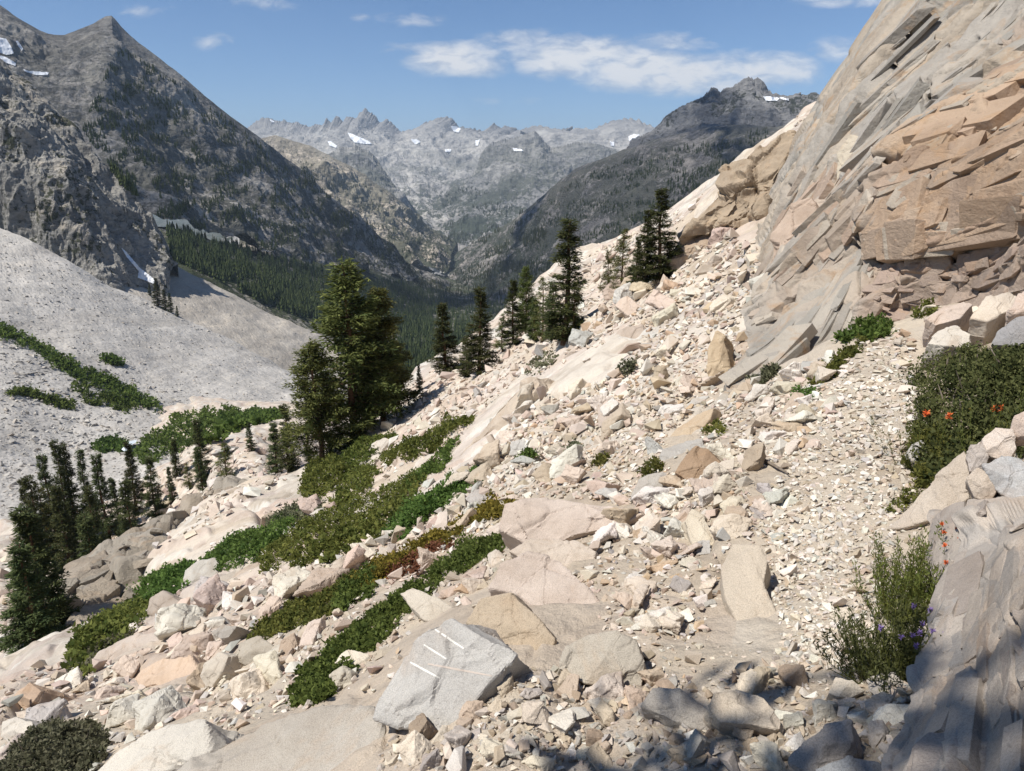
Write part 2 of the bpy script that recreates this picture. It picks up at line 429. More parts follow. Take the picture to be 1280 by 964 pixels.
nQ = len(Q)
K = _phi(np.sum((Q[:, None]-Q[None])**2, -1)) + np.eye(nQ)*0.012
Pm = np.concatenate([np.ones((nQ, 1)), Q], 1)
A = np.zeros((nQ+3, nQ+3)); A[:nQ, :nQ] = K; A[:nQ, nQ:] = Pm; A[nQ:, :nQ] = Pm.T
sol = np.linalg.solve(A, np.concatenate([_t, np.zeros(3)]))
def tps(az, lr):
    q = np.stack([az*KA, lr], -1)
    o = np.empty(len(q))
    for s in range(0, len(q), 20000):
        c = q[s:s+20000]
        o[s:s+20000] = _phi(np.sum((c[:, None]-Q[None])**2, -1)) @ sol[:nQ] + sol[nQ] + c @ sol[nQ+1:]
    return o
# polar grid, fine inside the view
azs = np.concatenate([np.linspace(-math.pi, -0.85, 60)[:-1], np.linspace(-0.85, 0.95, 860), np.linspace(0.95, math.pi, 60)[1:]])
R0, R1 = 0.4, 460.0
lrs = np.linspace(math.log(R0), math.log(R1), 880)
ca = np.linspace(-math.pi, math.pi, 260); cl = np.linspace(lrs[0], lrs[-1], 160)
ga, gl = np.meshgrid(ca, cl)
coarse = tps(ga.ravel(), gl.ravel()).reshape(ga.shape)
def bil(grid, xs, ys, x, y):
    ix = np.clip(np.searchsorted(xs, x)-1, 0, len(xs)-2); iy = np.clip(np.searchsorted(ys, y)-1, 0, len(ys)-2)
    fx = np.clip((x-xs[ix])/(xs[ix+1]-xs[ix]), 0, 1); fy = np.clip((y-ys[iy])/(ys[iy+1]-ys[iy]), 0, 1)
    return (grid[iy, ix]*(1-fx)+grid[iy, ix+1]*fx)*(1-fy)+(grid[iy+1, ix]*(1-fx)+grid[iy+1, ix+1]*fx)*fy
GA, GL = np.meshgrid(azs, lrs)
T = bil(coarse, ca, cl, GA.ravel(), GL.ravel()).reshape(GA.shape)
RR = np.exp(GL)
GX, GY = RR*np.sin(GA), RR*np.cos(GA)
GZ = T*RR+EYE

# zones of the near ground, by the photo position they were measured at
ppx, ppy, _ = project(np.stack([GX, GY, GZ], -1))
TRAIL_PX = [(1040,1000),(1030,900),(1020,830),(1040,740),(1050,660),(1060,600),(1085,540),(1090,480),(1100,440),(1120,412)]
tp = []
for px, py in TRAIL_PX:
    d = raydir(px, py); az = math.atan2(d[0], d[1])
    prof = bil(coarse, ca, cl, np.full(600, az), np.linspace(lrs[0], lrs[-1], 600))
    k = int(np.argmax(prof >= d[2])); r = math.exp(np.linspace(lrs[0], lrs[-1], 600)[k])
    tp.append((r*math.sin(az), r*math.cos(az)))
tdist = polydist(GX, GY, tp, closed=False)
trail = np.clip(1.15-tdist/0.42, 0, 1)
SAND = [[(800,790),(960,800),(960,850),(880,870),(820,850)], [(925,490),(1010,455),(1060,430),(1075,450),(1000,500),(950,520)],
        [(330,820),(380,780),(400,800),(390,860),(340,880)], [(560,880),(650,850),(700,900),(640,950),(560,940)]]
sand = np.zeros(GX.shape)
for poly in SAND:
    ins = inpoly(ppx, ppy, poly); sand = np.maximum(sand, np.where(ins, np.clip(polydist(ppx, ppy, poly)/14, 0, 1), 0))
inside_view = (np.abs(GA) < 0.9)
soft = np.maximum(trail*0.9, sand*0.85)*inside_view
# relief: fractured rock, sized with distance the way scree coarsens away from the path
pos = np.stack([GX, GY, GZ], -1).reshape(-1, 3)
rflat = RR.ravel()
def diag(s, stretch=(1, 1, 1), rot=(0, 0, 0)):
    Mx = Matrix.Rotation(rot[2], 3, 'Z') @ Matrix.Rotation(rot[1], 3, 'Y') @ Matrix.Rotation(rot[0], 3, 'X')
    return np.array(Matrix.Diagonal(Vector((1/(s*stretch[0]), 1/(s*stretch[1]), 1/(s*stretch[2])))) @ Mx)
b1, c1, e1 = blocks(pos, diag(0.35, (1.3, 1, 0.8), (0.3, 0.4, 0.5)), 11, 0.55)
b2, c2, e2 = blocks(pos, diag(1.6, (1.5, 1, 0.8), (0.3, 0.5, 0.6)), 12, 0.55)
b3, c3, e3 = blocks(pos, diag(6.0, (1.7, 1, 0.7), (0.2, 0.5, 0.8)), 13, 0.6)
b4, c4, e4 = blocks(pos, diag(22.0, (1.6, 1, 0.8), (0.2, 0.4, 0.7)), 14, 0.6)
wn = lambda r, a, b: np.clip((r-a)/(b-a), 0, 1)
fine = fbm(pos/np.maximum(rflat*0.03, 0.05)[:, None]*0+pos*3.0, 4, 3)
disp = (b1*0.05*(1-wn(rflat, 15, 40)) + b2*0.30*wn(rflat, 3.5, 9)*(1-0.6*wn(rflat, 60, 150)) + b3*1.0*wn(rflat, 14, 35) + b4*2.2*wn(rflat, 60, 130)
        + fine*0.015*np.clip(rflat/3, 0.4, 4))
disp *= (1-0.93*soft.ravel())*np.clip(rflat/1.2, 0.1, 1)
disp += soft.ravel()*fbm(pos*5, 4, 9)*0.012
GZ = GZ+blur(disp.reshape(GZ.shape), 1)
T = (GZ-EYE)/RR

def height(x, y):
    x = np.asarray(x, float); y = np.asarray(y, float)
    r = np.hypot(x, y)
    return bil(GZ, azs, lrs, np.arctan2(x, y), np.log(np.clip(r, R0, R1)))
def hit(px, py):
    """first near-ground point seen at a photo position -> (points, ok)"""
    d = raydir(px, py).reshape(-1, 3)
    az = np.arctan2(d[:, 0], d[:, 1])
    ix = np.clip(np.searchsorted(azs, az)-1, 0, len(azs)-2); fx = (az-azs[ix])/(azs[ix+1]-azs[ix])
    out = np.zeros((len(d), 3)); ok = np.zeros(len(d), bool)
    for s in range(0, len(d), 4000):
        sl = slice(s, s+4000)
        prof = T[:, ix[sl]]*(1-fx[sl])+T[:, ix[sl]+1]*fx[sl]
        m = prof >= d[sl, 2][None]
        k = np.argmax(m, 0); o = m.any(0) & (k > 0); k = np.maximum(k, 1)
        j = np.arange(prof.shape[1])
        t0 = prof[k-1, j]-d[sl, 2]; t1 = prof[k, j]-d[sl, 2]
        f = np.clip(-t0/np.where(np.abs(t1-t0) < 1e-9, 1e-9, t1-t0), 0, 1)
        r = np.exp(lrs[k-1]*(1-f)+lrs[k]*f)
        out[sl] = d[sl]*r[:, None]; out[sl, 2] += EYE; ok[sl] = o
    return out, ok
def gnormal(x, y):
    e = np.maximum(np.hypot(x, y)*0.02, 0.02)
    gx = (height(x+e, y)-height(x-e, y))/(2*e); gy = (height(x, y+e)-height(x, y-e))/(2*e)
    n = np.stack([-gx, -gy, np.ones_like(gx)], -1)
    return n/np.linalg.norm(n, axis=-1)[:, None]

# ground colour: rock tint per fractured block, dirt on the path
def pal(u, cols):
    cols = np.array(cols); k = np.clip((u*len(cols)).astype(int), 0, len(cols)-1); return cols[k]
gcol = pal(rnd(c2, 7), [CREAM, WHITE, PINK, CREAM, TAN, PINK, CREAM])*0.6+pal(rnd(c3, 8), [CREAM, WHITE, PINK, GREY, CREAM])*0.4
DIRT = np.array((0.56, 0.485, 0.39))
dk = np.clip(soft.ravel()*1.3, 0, 1)[:, None]
gcol = gcol*(1-dk)+DIRT*dk
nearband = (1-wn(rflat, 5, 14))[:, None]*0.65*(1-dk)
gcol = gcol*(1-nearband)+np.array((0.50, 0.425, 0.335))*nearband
M_GROUND = rock_mat('ground_granite', 'attr', 0.7, 0.05, 0.3, 0.03, 0.15, ((0.12, 1.2, (0.3, 0.5, 0.6), 0.4), (0.6, 0.5, (0.3, 0.5, 0.6), 0.5)))
V = np.stack([GX, GY, GZ], -1).reshape(-1, 3)
go = link('ground', mesh_arrays('ground', V, gridfaces(len(lrs), len(azs)), M_GROUND, gcol, smooth=True))
tag(go, 'pale granite mountainside falling away left of the trail', 'ground', kind='structure')

# ------------------------------------------------------------------ lofted rock and mountain surfaces
def resample(curve, n):
    c = np.asarray(curve, float)
    s = np.concatenate([[0], np.cumsum(np.hypot(np.diff(c[:, 0]), np.diff(c[:, 1])))]); s /= s[-1]
    u = np.linspace(0, 1, n)
    return np.stack([np.interp(u, s, c[:, 0]), np.interp(u, s, c[:, 1]), np.interp(u, s, np.log(c[:, 2]))], -1)

def loft(curves, nc, nrs, smooth=False):
    rows = [resample(c, nc) for c in curves]
    out = []
    for i in range(len(rows)-1):
        n = nrs[i]
        ts = np.linspace(0, 1, n+1)[:-1] if i < len(rows)-2 else np.linspace(0, 1, n+1)
        p0 = rows[max(i-1, 0)]; p1 = rows[i]; p2 = rows[i+1]; p3 = rows[min(i+2, len(rows)-1)]
        for t in ts:
            if smooth:
                m1 = (p2-p0)/2; m2 = (p3-p1)/2
                out.append((2*t**3-3*t*t+1)*p1+(t**3-2*t*t+t)*m1+(-2*t**3+3*t*t)*p2+(t**3-t*t)*m2)
            else:
                out.append(p1*(1-t)+p2*t)
    G = np.array(out)
    W = P(G[..., 0], G[..., 1], np.exp(G[..., 2]))
    return W

def gridnormal(W):
    du = np.gradient(W, axis=1); dv = np.gradient(W, axis=0)
    n = np.cross(du, dv); n /= np.linalg.norm(n, axis=-1)[..., None]+1e-12
    view = W-np.array([0, 0, EYE])
    s = -1.0 if np.median(np.sum(n*view, -1)) > 0 else 1.0
    return n*s

FAR_V, FAR_F = [], []
def register_far(W):
    nr, nc = W.shape[:2]; base = sum(len(v) for v in FAR_V)
    FAR_V.append(W.reshape(-1, 3)); FAR_F.append(gridfaces(nr, nc)+base)

def mountain(name, curves, nc, nrs, mat, label, amp, feat, back=None, crestamp=0.15, ridge=0.6, seed=0, cat='mountain', smooth=False, keep=0.12, jag=0.0, zs=1.0):
    """rows run from the crest down to the foot; a back side is added behind the crest"""
    W = loft(curves, nc, nrs, smooth)
    nr = W.shape[0]
    if jag:      # splintered crest
        t_ = np.arange(W.shape[1])/W.shape[1]
        q_ = np.stack([t_*90, t_*0+seed, t_*0], -1)
        j_ = np.abs(fbm(q_, 4, seed+9, 0.6))*1.6-0.35
        rr_ = np.hypot(W[0, :, 0], W[0, :, 1])
        W[:, :, 2] += (np.exp(-np.linspace(0, 1, nr)/0.035)[:, None])*(j_*jag*rr_/FPX)[None]
    n = gridnormal(W)
    p = W.reshape(-1, 3)
    u = np.broadcast_to(np.linspace(0, 1, nr)[:, None], W.shape[:2]).ravel()
    f = np.clip(u/keep, 0, 1)*(1-crestamp)+crestamp
    pz = p*np.array([1, 1, zs])
    d = ridge*fbm(pz/feat, 6, seed, 0.52, ridged=True)+(1-ridge)*fbm(pz/(feat*0.5)+5, 6, seed+30, 0.55)
    nn = n.reshape(-1, 3)*0.75+np.array([0, -0.1, 0.45])
    W = (p+nn*(d*f*amp)[:, None]).reshape(W.shape)
    # back side
    cr = W[0]; dirh = cr.copy(); dirh[:, 2] = 0; rr = np.linalg.norm(dirh, axis=1)[:, None]; dirh /= rr
    hgt = np.maximum(cr[:, 2:3]-W[-1][:, 2:3], rr*0.05)
    rowsb = []
    for k, (a, b) in enumerate(((0.9, 0.75), (0.35, 0.3), (0.1, 0.08))):
        q = cr+dirh*hgt*a*1.3; q[:, 2:3] = cr[:, 2:3]-hgt*b
        rowsb.append(q)
    W = np.concatenate([np.array(rowsb), W], 0)
    o = link(name, mesh_arrays(name, W.reshape(-1, 3), gridfaces(W.shape[0], W.shape[1]), mat))
    tag(o, label, cat, kind='structure')
    register_far(W)
    return o, W

z2 = lambda pts, r: [(300+.336*x, 80+.336*y, r) for x, y in pts]
z3 = lambda pts, r: [(640+.336*x, 80+.336*y, r) for x, y in pts]
G1 = mountain_mat('far_granite', (0.26, 0.25, 0.24), (0.50, 0.475, 0.435), (-450, 350), 0.42, 900, (0.05, 0.06, 0.035), (0.50, 0.48, 0.44), dark=(250, 620, (0.17, 0.17, 0.175)), contrast=0.75)
crest = [(280,172,12500),(300,164,12500)]+z2([(30,235),(60,212),(100,200),(140,210),(210,218),(265,233),(280,219),(300,228),(322,206),(342,216),(358,193),(385,214),(402,194),(420,196),(437,211),(445,182),(465,170),(492,183),(520,217),(545,207),(570,225),(600,253),(640,246),(700,215),(740,199),(772,198),(792,204),(820,239),(850,238),(895,247),(905,252),(925,236),(950,224),(975,237),(1020,235),(1040,251),(1070,238),(1110,230),(1150,240),(1200,246),(1240,238)],12500)+z3([(30,246),(60,240),(90,232),(160,243),(210,251),(240,238),(300,245),(340,226),(400,207),(450,207),(480,220),(530,236),(600,262)],12000)
far, _ = mountain('mountain_range', [crest,
   [(280,195,11300),(420,185,11300),(560,190,11300),(700,190,11000),(850,190,10500)],
   [(280,225,9800),(420,230,9600),(560,240,9300),(700,235,9300),(850,225,9500)],
   [(280,280,7500),(420,290,7200),(560,292,6700),(700,280,7200),(850,270,8000)],
   [(280,345,5200),(420,345,4900),(560,345,4700),(700,345,5000),(850,345,5500)]], 700, [60,50,60,40], G1,
   'distant jagged grey range with snow patches closing the valley', 240, 1100, crestamp=0.10, ridge=0.7, seed=3, keep=0.2, jag=4)
G2 = mountain_mat('ridge_granite', (0.17, 0.17, 0.17), (0.33, 0.32, 0.30), (-450, 450), 0.5, 600, (0.045, 0.055, 0.032))
mountain('mountain', [z2([(800,500),(860,420),(885,380),(905,340),(930,298),(980,284),(1040,266),(1065,254),(1100,252),(1130,285),(1160,312)],8200)+[(713,179,8000),(721,176,8000),(741,179,8000),(764,186,8000),(800,205,7800)],
   [(545,268,7400),(600,235,7400),(650,215,7400),(700,215,7300),(800,240,7200)],
   [(540,305,6000),(600,290,6200),(660,275,6400),(720,270,6500),(800,280,6500)],
   [(540,340,4900),(600,335,5000),(660,330,5200),(720,325,5400),(800,320,5600)]], 380, [40,40,30], G2,
   'grey spur with a rounded summit in front of the far range', 190, 800, seed=21, jag=3)
mountain('mountain', [[(395,212,6900),(405,200,6900),(411,191,6900),(424,182,6900),(434,184,6900),(444,181,6900),(461,188,6900),(471,198,6900),(480,213,6700),(495,235,6500),(520,262,6200),(540,284,6000)],
   [(395,240,6000),(440,240,6000),(480,255,5800),(520,285,5600),(540,295,5500)],[(395,300,5000),(440,300,5000),(480,300,5000),(520,310,4900),(545,320,4800)]], 260, [40,40], G2,
   'small dark knob behind the sunlit left hand spur', 110, 500, seed=31, jag=3)
G3 = mountain_mat('spur_granite', (0.31, 0.275, 0.23), (0.50, 0.44, 0.36), (-480, 420), 0.55, 380, (0.04, 0.05, 0.028), (0.50, 0.45, 0.37))
mountain('mountain', [[(300,185,4600),(320,174,4600),(344,170,4700),(367,177,4700),(387,182,4700),(401,189,4700),(418,198,4700),(441,211,4700),(458,219,4700),(468,228,4700),(488,241,4700),(515,265,4800),(542,288,4800),(572,306,4800)],
   [(300,220,4200),(380,225,4200),(440,250,4200),(500,285,4300),(565,312,4500)],
   [(300,290,3600),(380,290,3600),(440,300,3600),(500,318,3800),(562,325,4200)],
   [(300,335,3100),(380,340,3100),(440,340,3200),(500,340,3500),(560,340,4000)]], 420, [40,50,30], G3,
   'sunlit tan spur dotted with trees left of the valley mouth', 120, 520, seed=41)
G4 = mountain_mat('dark_crag', (0.13, 0.13, 0.135), (0.25, 0.245, 0.24), None, 0.25, 320, (0.05, 0.055, 0.04))
mountain('mountain', [[(780,190,3500),(798,172,3500),(815,164,3500),(828,152,3500),(848,137,3450),(862,130,3450),(875,124,3450),(885,117,3450),(892,110,3450),(899,119,3450),(909,113,3450),(920,109,3450),(927,104,3450),(932,99,3450),(937,101,3450),(941,103,3450),(945,99,3450),(950,101,3450),(956,110,3450),(963,119,3450),(976,122,3450),(990,124,3450),(996,127,3450),(1004,123,3500),(1013,119,3500),(1060,128,3500),(1100,128,3500)],
   [(780,205,3200),(850,165,3150),(920,140,3150),(960,140,3150),(1100,140,3150)],
   [(780,230,2900),(850,195,2850),(920,180,2850),(960,175,2850),(1100,170,2850)]], 380, [50,40], G4,
   'dark craggy peak with a snow patch above the right slope', 60, 240, seed=51, crestamp=0.14, jag=6)
G5 = mountain_mat('right_slope', (0.15, 0.142, 0.138), (0.30, 0.28, 0.26), (-500, 900), 0.56, 260, (0.035, 0.045, 0.028), (0.33, 0.30, 0.27))
mountain('mountain', [[(555,326,4500),(575,314,4400),(600,299,4200),(620,288,4050),(640,277,3900),(660,260,3750),(680,243,3600),(700,226,3450),(720,212,3350),(733,206,3300),(760,196,3200),(790,185,3100),(815,176,3000),(850,168,2900),(890,158,2800),(930,157,2700),(970,160,2600),(1010,150,2500),(1080,140,2500)],
   [(555,335,4350),(640,305,3500),(720,255,2900),(800,220,2600),(900,205,2300),(1080,200,2100)],
   [(558,342,4200),(640,345,2900),(720,315,2400),(800,290,2100),(900,280,1900),(1080,270,1800)],
   [(562,350,4000),(620,385,2500),(700,400,1900),(800,400,1600),(900,400,1400),(1080,400,1300)]], 520, [50,60,50], G5,
   'long dark slope streaked with scrub on the right of the valley', 55, 240, seed=61, zs=0.6)
G6 = mountain_mat('left_mountain', (0.20, 0.19, 0.18), (0.40, 0.375, 0.34), (-350, 560), 0.50, 220, (0.032, 0.038, 0.024), (0.43, 0.40, 0.355))
z1 = lambda pts, r: [(.336*x, .336*y, r) for x, y in pts]
lcrest = [(-90,-60,2500),(-40,-20,2450)]+z1([(0,25),(25,42),(50,60),(85,83),(120,100),(150,115),(180,125),(210,128),(240,128),(270,116),(300,105),(330,94),(350,85),(375,70),(390,60),(403,56),(415,54),(428,66),(440,80),(452,96),(465,110),(490,135),(520,160),(560,190),(600,220),(630,243),(660,265),(700,300),(760,355)],2350)+[(286,144,2380),(309,161,2400),(336,181,2450),(363,202,2550),(386,220,2600),(403,238,2650),(434,263,2750),(461,285,2850),(488,308,3000),(508,327,3150),(535,345,3300),(558,360,3450)]
gl, WL = mountain('mountain', [lcrest,
   [(-90,60,2050),(60,100,2050),(135,90,2050),(200,135,2080),(280,190,2150),(340,225,2250),(400,268,2420),(460,306,2700),(560,363,3350)],
   [(-90,160,1750),(60,190,1750),(135,190,1780),(200,215,1800),(280,255,1850),(340,278,1950),(400,302,2150),(460,325,2500),(560,367,3250)],
   [(-90,300,1450),(60,290,1430),(135,285,1400),(210,285,1400),(280,305,1500),(340,322,1650),(400,333,1900),(460,343,2250),(560,371,3150)]], 760, [70,80,80], G6,
   'steep pointed grey mountain filling the left skyline', 58, 280, seed=71, crestamp=0.12, zs=0.6)
G7 = mountain_mat('buttress', (0.165, 0.16, 0.15), (0.34, 0.325, 0.295), None, 0.30, 70, (0.05, 0.055, 0.03), (0.38, 0.34, 0.285))
mountain('mountain', [[(-90,30,1050),(-40,55,1030),(0,79,1010),(10,86,1010),(20,94,1000),(40,104,1000),(60,126,990),(77,148,980),(94,161,970),(111,188,960),(134,208,950),(151,232,940),(175,262,930),(190,280,920),(202,292,915),(215,319,905),(222,335,900)],
   [(-90,120,930),(0,150,900),(60,190,890),(110,240,880),(150,285,880),(185,325,880),(210,345,885)],
   [(-90,200,920),(0,225,870),(60,265,830),(110,300,815),(145,330,815),(180,350,840),(205,358,860)],
   [(-90,290,930),(0,335,850),(50,355,810),(100,378,790),(140,395,775),(180,405,795),(200,405,810)]], 420, [70,60,40], G7,
   'craggy brown rock buttress above the left talus fan', 36, 95, seed=81, crestamp=0.15, ridge=0.7, zs=0.35)

# valley floor, forest apron and talus fans
def talus_mat(name, a, b_, sc, green=None):
    m, nt, b = newmat(name)
    geo = N(nt, 'ShaderNodeNewGeometry'); v = geo.outputs['Position']
    c = ramp(nt, noise(nt, v, 1/sc, 5, 0.6, 0.4), [(0.32, a), (0.68, b_)])
    vor = N(nt, 'ShaderNodeTexVoronoi', feature='F1'); vor.inputs['Scale'].default_value = 0.55; nt.links.new(v, vor.inputs['Vector'])
    sepc = N(nt, 'ShaderNodeSeparateColor'); nt.links.new(vor.outputs['Color'], sepc.inputs[0])
    c = mixc(nt, 0.75, c, ramp(nt, sepc.outputs[0], [(0.0, (0.84, 0.84, 0.84)), (0.5, (1, 1, 1)), (1.0, (1.08, 1.07, 1.06))]), 'MULTIPLY')
    nt.links.new(c, b.inputs['Base Color']); b.inputs['Roughness'].default_value = 0.95; b.inputs['Specular IOR Level'].default_value = 0.1
    mp = N(nt, 'ShaderNodeMapping'); mp.inputs['Rotation'].default_value = (0, 0, 0.75); mp.inputs['Scale'].default_value = (0.05, 0.006, 0.02); nt.links.new(v, mp.inputs['Vector'])
    stk = noise(nt, mp.outputs[0], 1.0, 5, 0.6)      # sorted runs of coarser and finer stone down the fan
    c = mixc(nt, 1.0, c, ramp(nt, stk, [(0.35, (0.82, 0.81, 0.80)), (0.55, (1.0, 1.0, 1.0)), (0.68, (1.1, 1.08, 1.05))]), 'MULTIPLY'); nt.links.new(c, b.inputs['Base Color'])
    h = mth(nt, 'ADD', mth(nt, 'MULTIPLY', vor.outputs['Distance'], -0.8), noise(nt, v, 0.25, 6, 0.7))
    bump(nt, b, h, 0.45, 0.6)
    return m
M_VAL = mountain_mat('valley_floor', (0.17, 0.16, 0.13), (0.32, 0.30, 0.26), None, 0.62, 160, (0.035, 0.045, 0.02))
M_T1 = talus_mat('grey_talus', (0.40, 0.38, 0.35), (0.48, 0.455, 0.42), 60)
M_T2 = talus_mat('beige_talus', (0.36, 0.325, 0.28), (0.46, 0.42, 0.365), 70)

def ground_sheet(name, curves, nc, nrs, mat, label, amp, feat, seed, smooth=True):
    W = loft(curves, nc, nrs, smooth); p = W.reshape(-1, 3)
    d = fbm(p/feat, 6, seed, 0.55)*amp
    p = p+np.array([0, 0, 1.0])*d[:, None]
    W = p.reshape(W.shape)
    o = link(name, mesh_arrays(name, p, gridfaces(W.shape[0], W.shape[1]), mat)); tag(o, label, name.split('_')[0] if False else name.replace('_', ' '), kind='structure')
    register_far(W); return o, W
ground_sheet('valley_floor', [
   [(150,280,1500),(210,285,1450),(330,319,1700),(430,333,2100),(500,342,2700),(560,343,4300),(600,355,3600),(640,378,2600),(700,395,2100),(820,395,1700),(1000,395,1500)],
   [(150,300,1150),(240,325,1150),(330,360,1200),(430,385,1350),(500,395,1600),(560,395,1800),(640,405,1600),(720,420,1500),(820,420,1400),(1000,420,1300)],
   [(150,430,900),(240,450,850),(330,475,850),(430,475,850),(520,460,880),(600,450,950),(700,450,1000),(820,450,1000),(1000,450,900)],
   [(150,620,460),(240,640,440),(330,640,430),(430,600,430),(520,570,430),(600,560,430),(700,560,430),(820,560,430),(1000,560,430)]], 360, [60,60,40], M_VAL,
   'forested valley floor winding away below the left mountain', 14, 90, 91)
ground_sheet('talus_fan', [
   [(120,275,1020),(150,286,1000),(190,312,980),(215,328,970),(265,355,950),(330,386,930),(370,404,910),(410,425,900),(480,455,860)],
   [(110,310,900),(150,330,880),(200,358,850),(260,385,830),(320,415,800),(370,438,790),(410,455,780),(480,480,760)],
   [(100,380,720),(150,400,700),(200,420,680),(260,440,670),(320,465,660),(370,485,650),(410,495,640),(480,520,620)]], 260, [40,40], M_T2,
   'beige talus fan on the far side of the left gully', 5, 60, 101)
T1, WT1 = ground_sheet('talus_fan', [
   [(-110,215,900),(-50,255,850),(0,284,800),(40,303,760),(90,330,735),(140,358,720),(190,380,710),(240,402,690),(300,432,660),(350,456,630),(400,482,600),(460,510,560)],
   [(-110,330,620),(0,370,580),(90,405,550),(190,440,540),(300,470,530),(380,492,520),(460,520,500)],
   [(-110,470,420),(0,470,430),(90,480,440),(190,495,450),(300,503,460),(380,510,460),(460,530,450)],
   [(-110,590,300),(0,575,320),(90,565,340),(190,548,360),(300,532,390),(380,525,410),(460,540,410)],
   [(-110,680,230),(0,665,230),(90,640,240),(190,610,255),(300,580,280),(380,560,300),(460,560,320)]], 420, [50,60,60,40], M_T1,
   'huge pale grey talus fan sweeping down from the left', 3.5, 45, 111)

# wide sheet beneath everything, out to the horizon
a_ = np.linspace(-math.pi, math.pi, 121); r_ = np.array([380., 700, 1200, 2000, 3500, 6000, 10000, 18000, 40000])
A_, R_ = np.meshgrid(a_, r_)
Z_ = np.interp(R_, [380, 1200, 3000, 6000, 40000], [-230, -420, -620, -760, -900])
o = link('terrain', mesh_arrays('terrain', np.stack([R_*np.sin(A_), R_*np.cos(A_), Z_], -1).reshape(-1, 3), gridfaces(len(r_), len(a_)), M_VAL, smooth=True))
tag(o, 'low forested land beneath the mountains out to the horizon', 'terrain', kind='structure')

FV = np.concatenate(FAR_V); FF = np.concatenate(FAR_F)
BVH = BVHTree.FromPolygons([Vector(v) for v in FV.tolist()], FF.tolist())
EYEV = Vector((0, 0, EYE))
def farhit(px, py):
    d = Vector(raydir(px, py).tolist()).normalized()
    loc, n, i, dist = BVH.ray_cast(EYEV, d)
    return loc, n

# ------------------------------------------------------------------ cliff on the right, slabs at the path edge, left bluff
def rockface(name, curves, nc, nrs, mat, label, levels, colfun, cat='cliff', fade=None, smooth=True, fineamp=0.0, finefeat=0.3, addfun=None, nblur=2):
    W = loft(curves, nc, nrs, smooth); n = gridnormal(W); p = W.reshape(-1, 3)
    d = np.zeros(len(p)); ids = []
    gx, gy, _ = project(p)
    for (Mx, amp, seed, tilt, crack, crackd, width) in levels:
        b, cid, e = blocks(p, Mx, seed, tilt, crack, crackd, width); a = amp(gx, gy, p) if callable(amp) else amp
        d += b*a; ids.append((cid, e))
    if fineamp: d += fbm(p/finefeat, 5, 77)*fineamp
    if addfun is not None: d += addfun(gx, gy, p)
    if fade is not None:
        v = np.broadcast_to(np.linspace(0, 1, W.shape[0])[:, None], W.shape[:2]).ravel()
        d *= fade(v)
    dg_ = d.reshape(W.shape[:2]); tv_ = np.clip((np.linspace(0, 1, W.shape[0])-0.86)/0.08, 0, 1)[:, None]
    d = (blur(dg_, nblur)*(1-tv_)+blur(dg_, 16)*tv_).ravel()
    q = p+n.reshape(-1, 3)*d[:, None]
    col = colfun(gx, gy, p, ids)
    o = link(name, mesh_arrays(name, q, gridfaces(W.shape[0], W.shape[1]), mat, col, smooth=True)); tag(o, label, cat, kind='structure')
    return o, q.reshape(W.shape)

def hexblock(seed):
    r = random.Random(seed); bm = bmesh.new()
    for sx in (-1, 1):
        for sy in (-1, 1):
            for sz in (-1, 1):
                if r.random() < 0.25: 
                    bm.verts.new((sx*0.5*r.uniform(0.4, 0.7), sy*0.5, sz*0.5*r.uniform(0.8, 1))); bm.verts.new((sx*0.5, sy*0.5*r.uniform(0.4, 0.7), sz*0.5*r.uniform(0.6, 1)))
                else: bm.verts.new((sx*0.5*r.uniform(0.72, 1.1), sy*0.5*r.uniform(0.72, 1.1), sz*0.5*r.uniform(0.7, 1.1)))
    bmesh.ops.convex_hull(bm, input=bm.verts)
    bmesh.ops.delete(bm, geom=[v for v in bm.verts if not v.link_faces], context='VERTS')
    bmesh.ops.dissolve_limit(bm, angle_limit=math.radians(10), verts=bm.verts, edges=bm.edges)
    bmesh.ops.bevel(bm, geom=list(bm.edges), offset=0.018, segments=1, affect='EDGES')
    bmesh.ops.triangulate(bm, faces=bm.faces)
    V = np.array([v.co[:] for v in bm.verts]); F = np.array([[v.index for v in f.verts] for f in bm.faces]); bm.free()
    return V, F
HEX = [hexblock(2000+i) for i in range(24)]
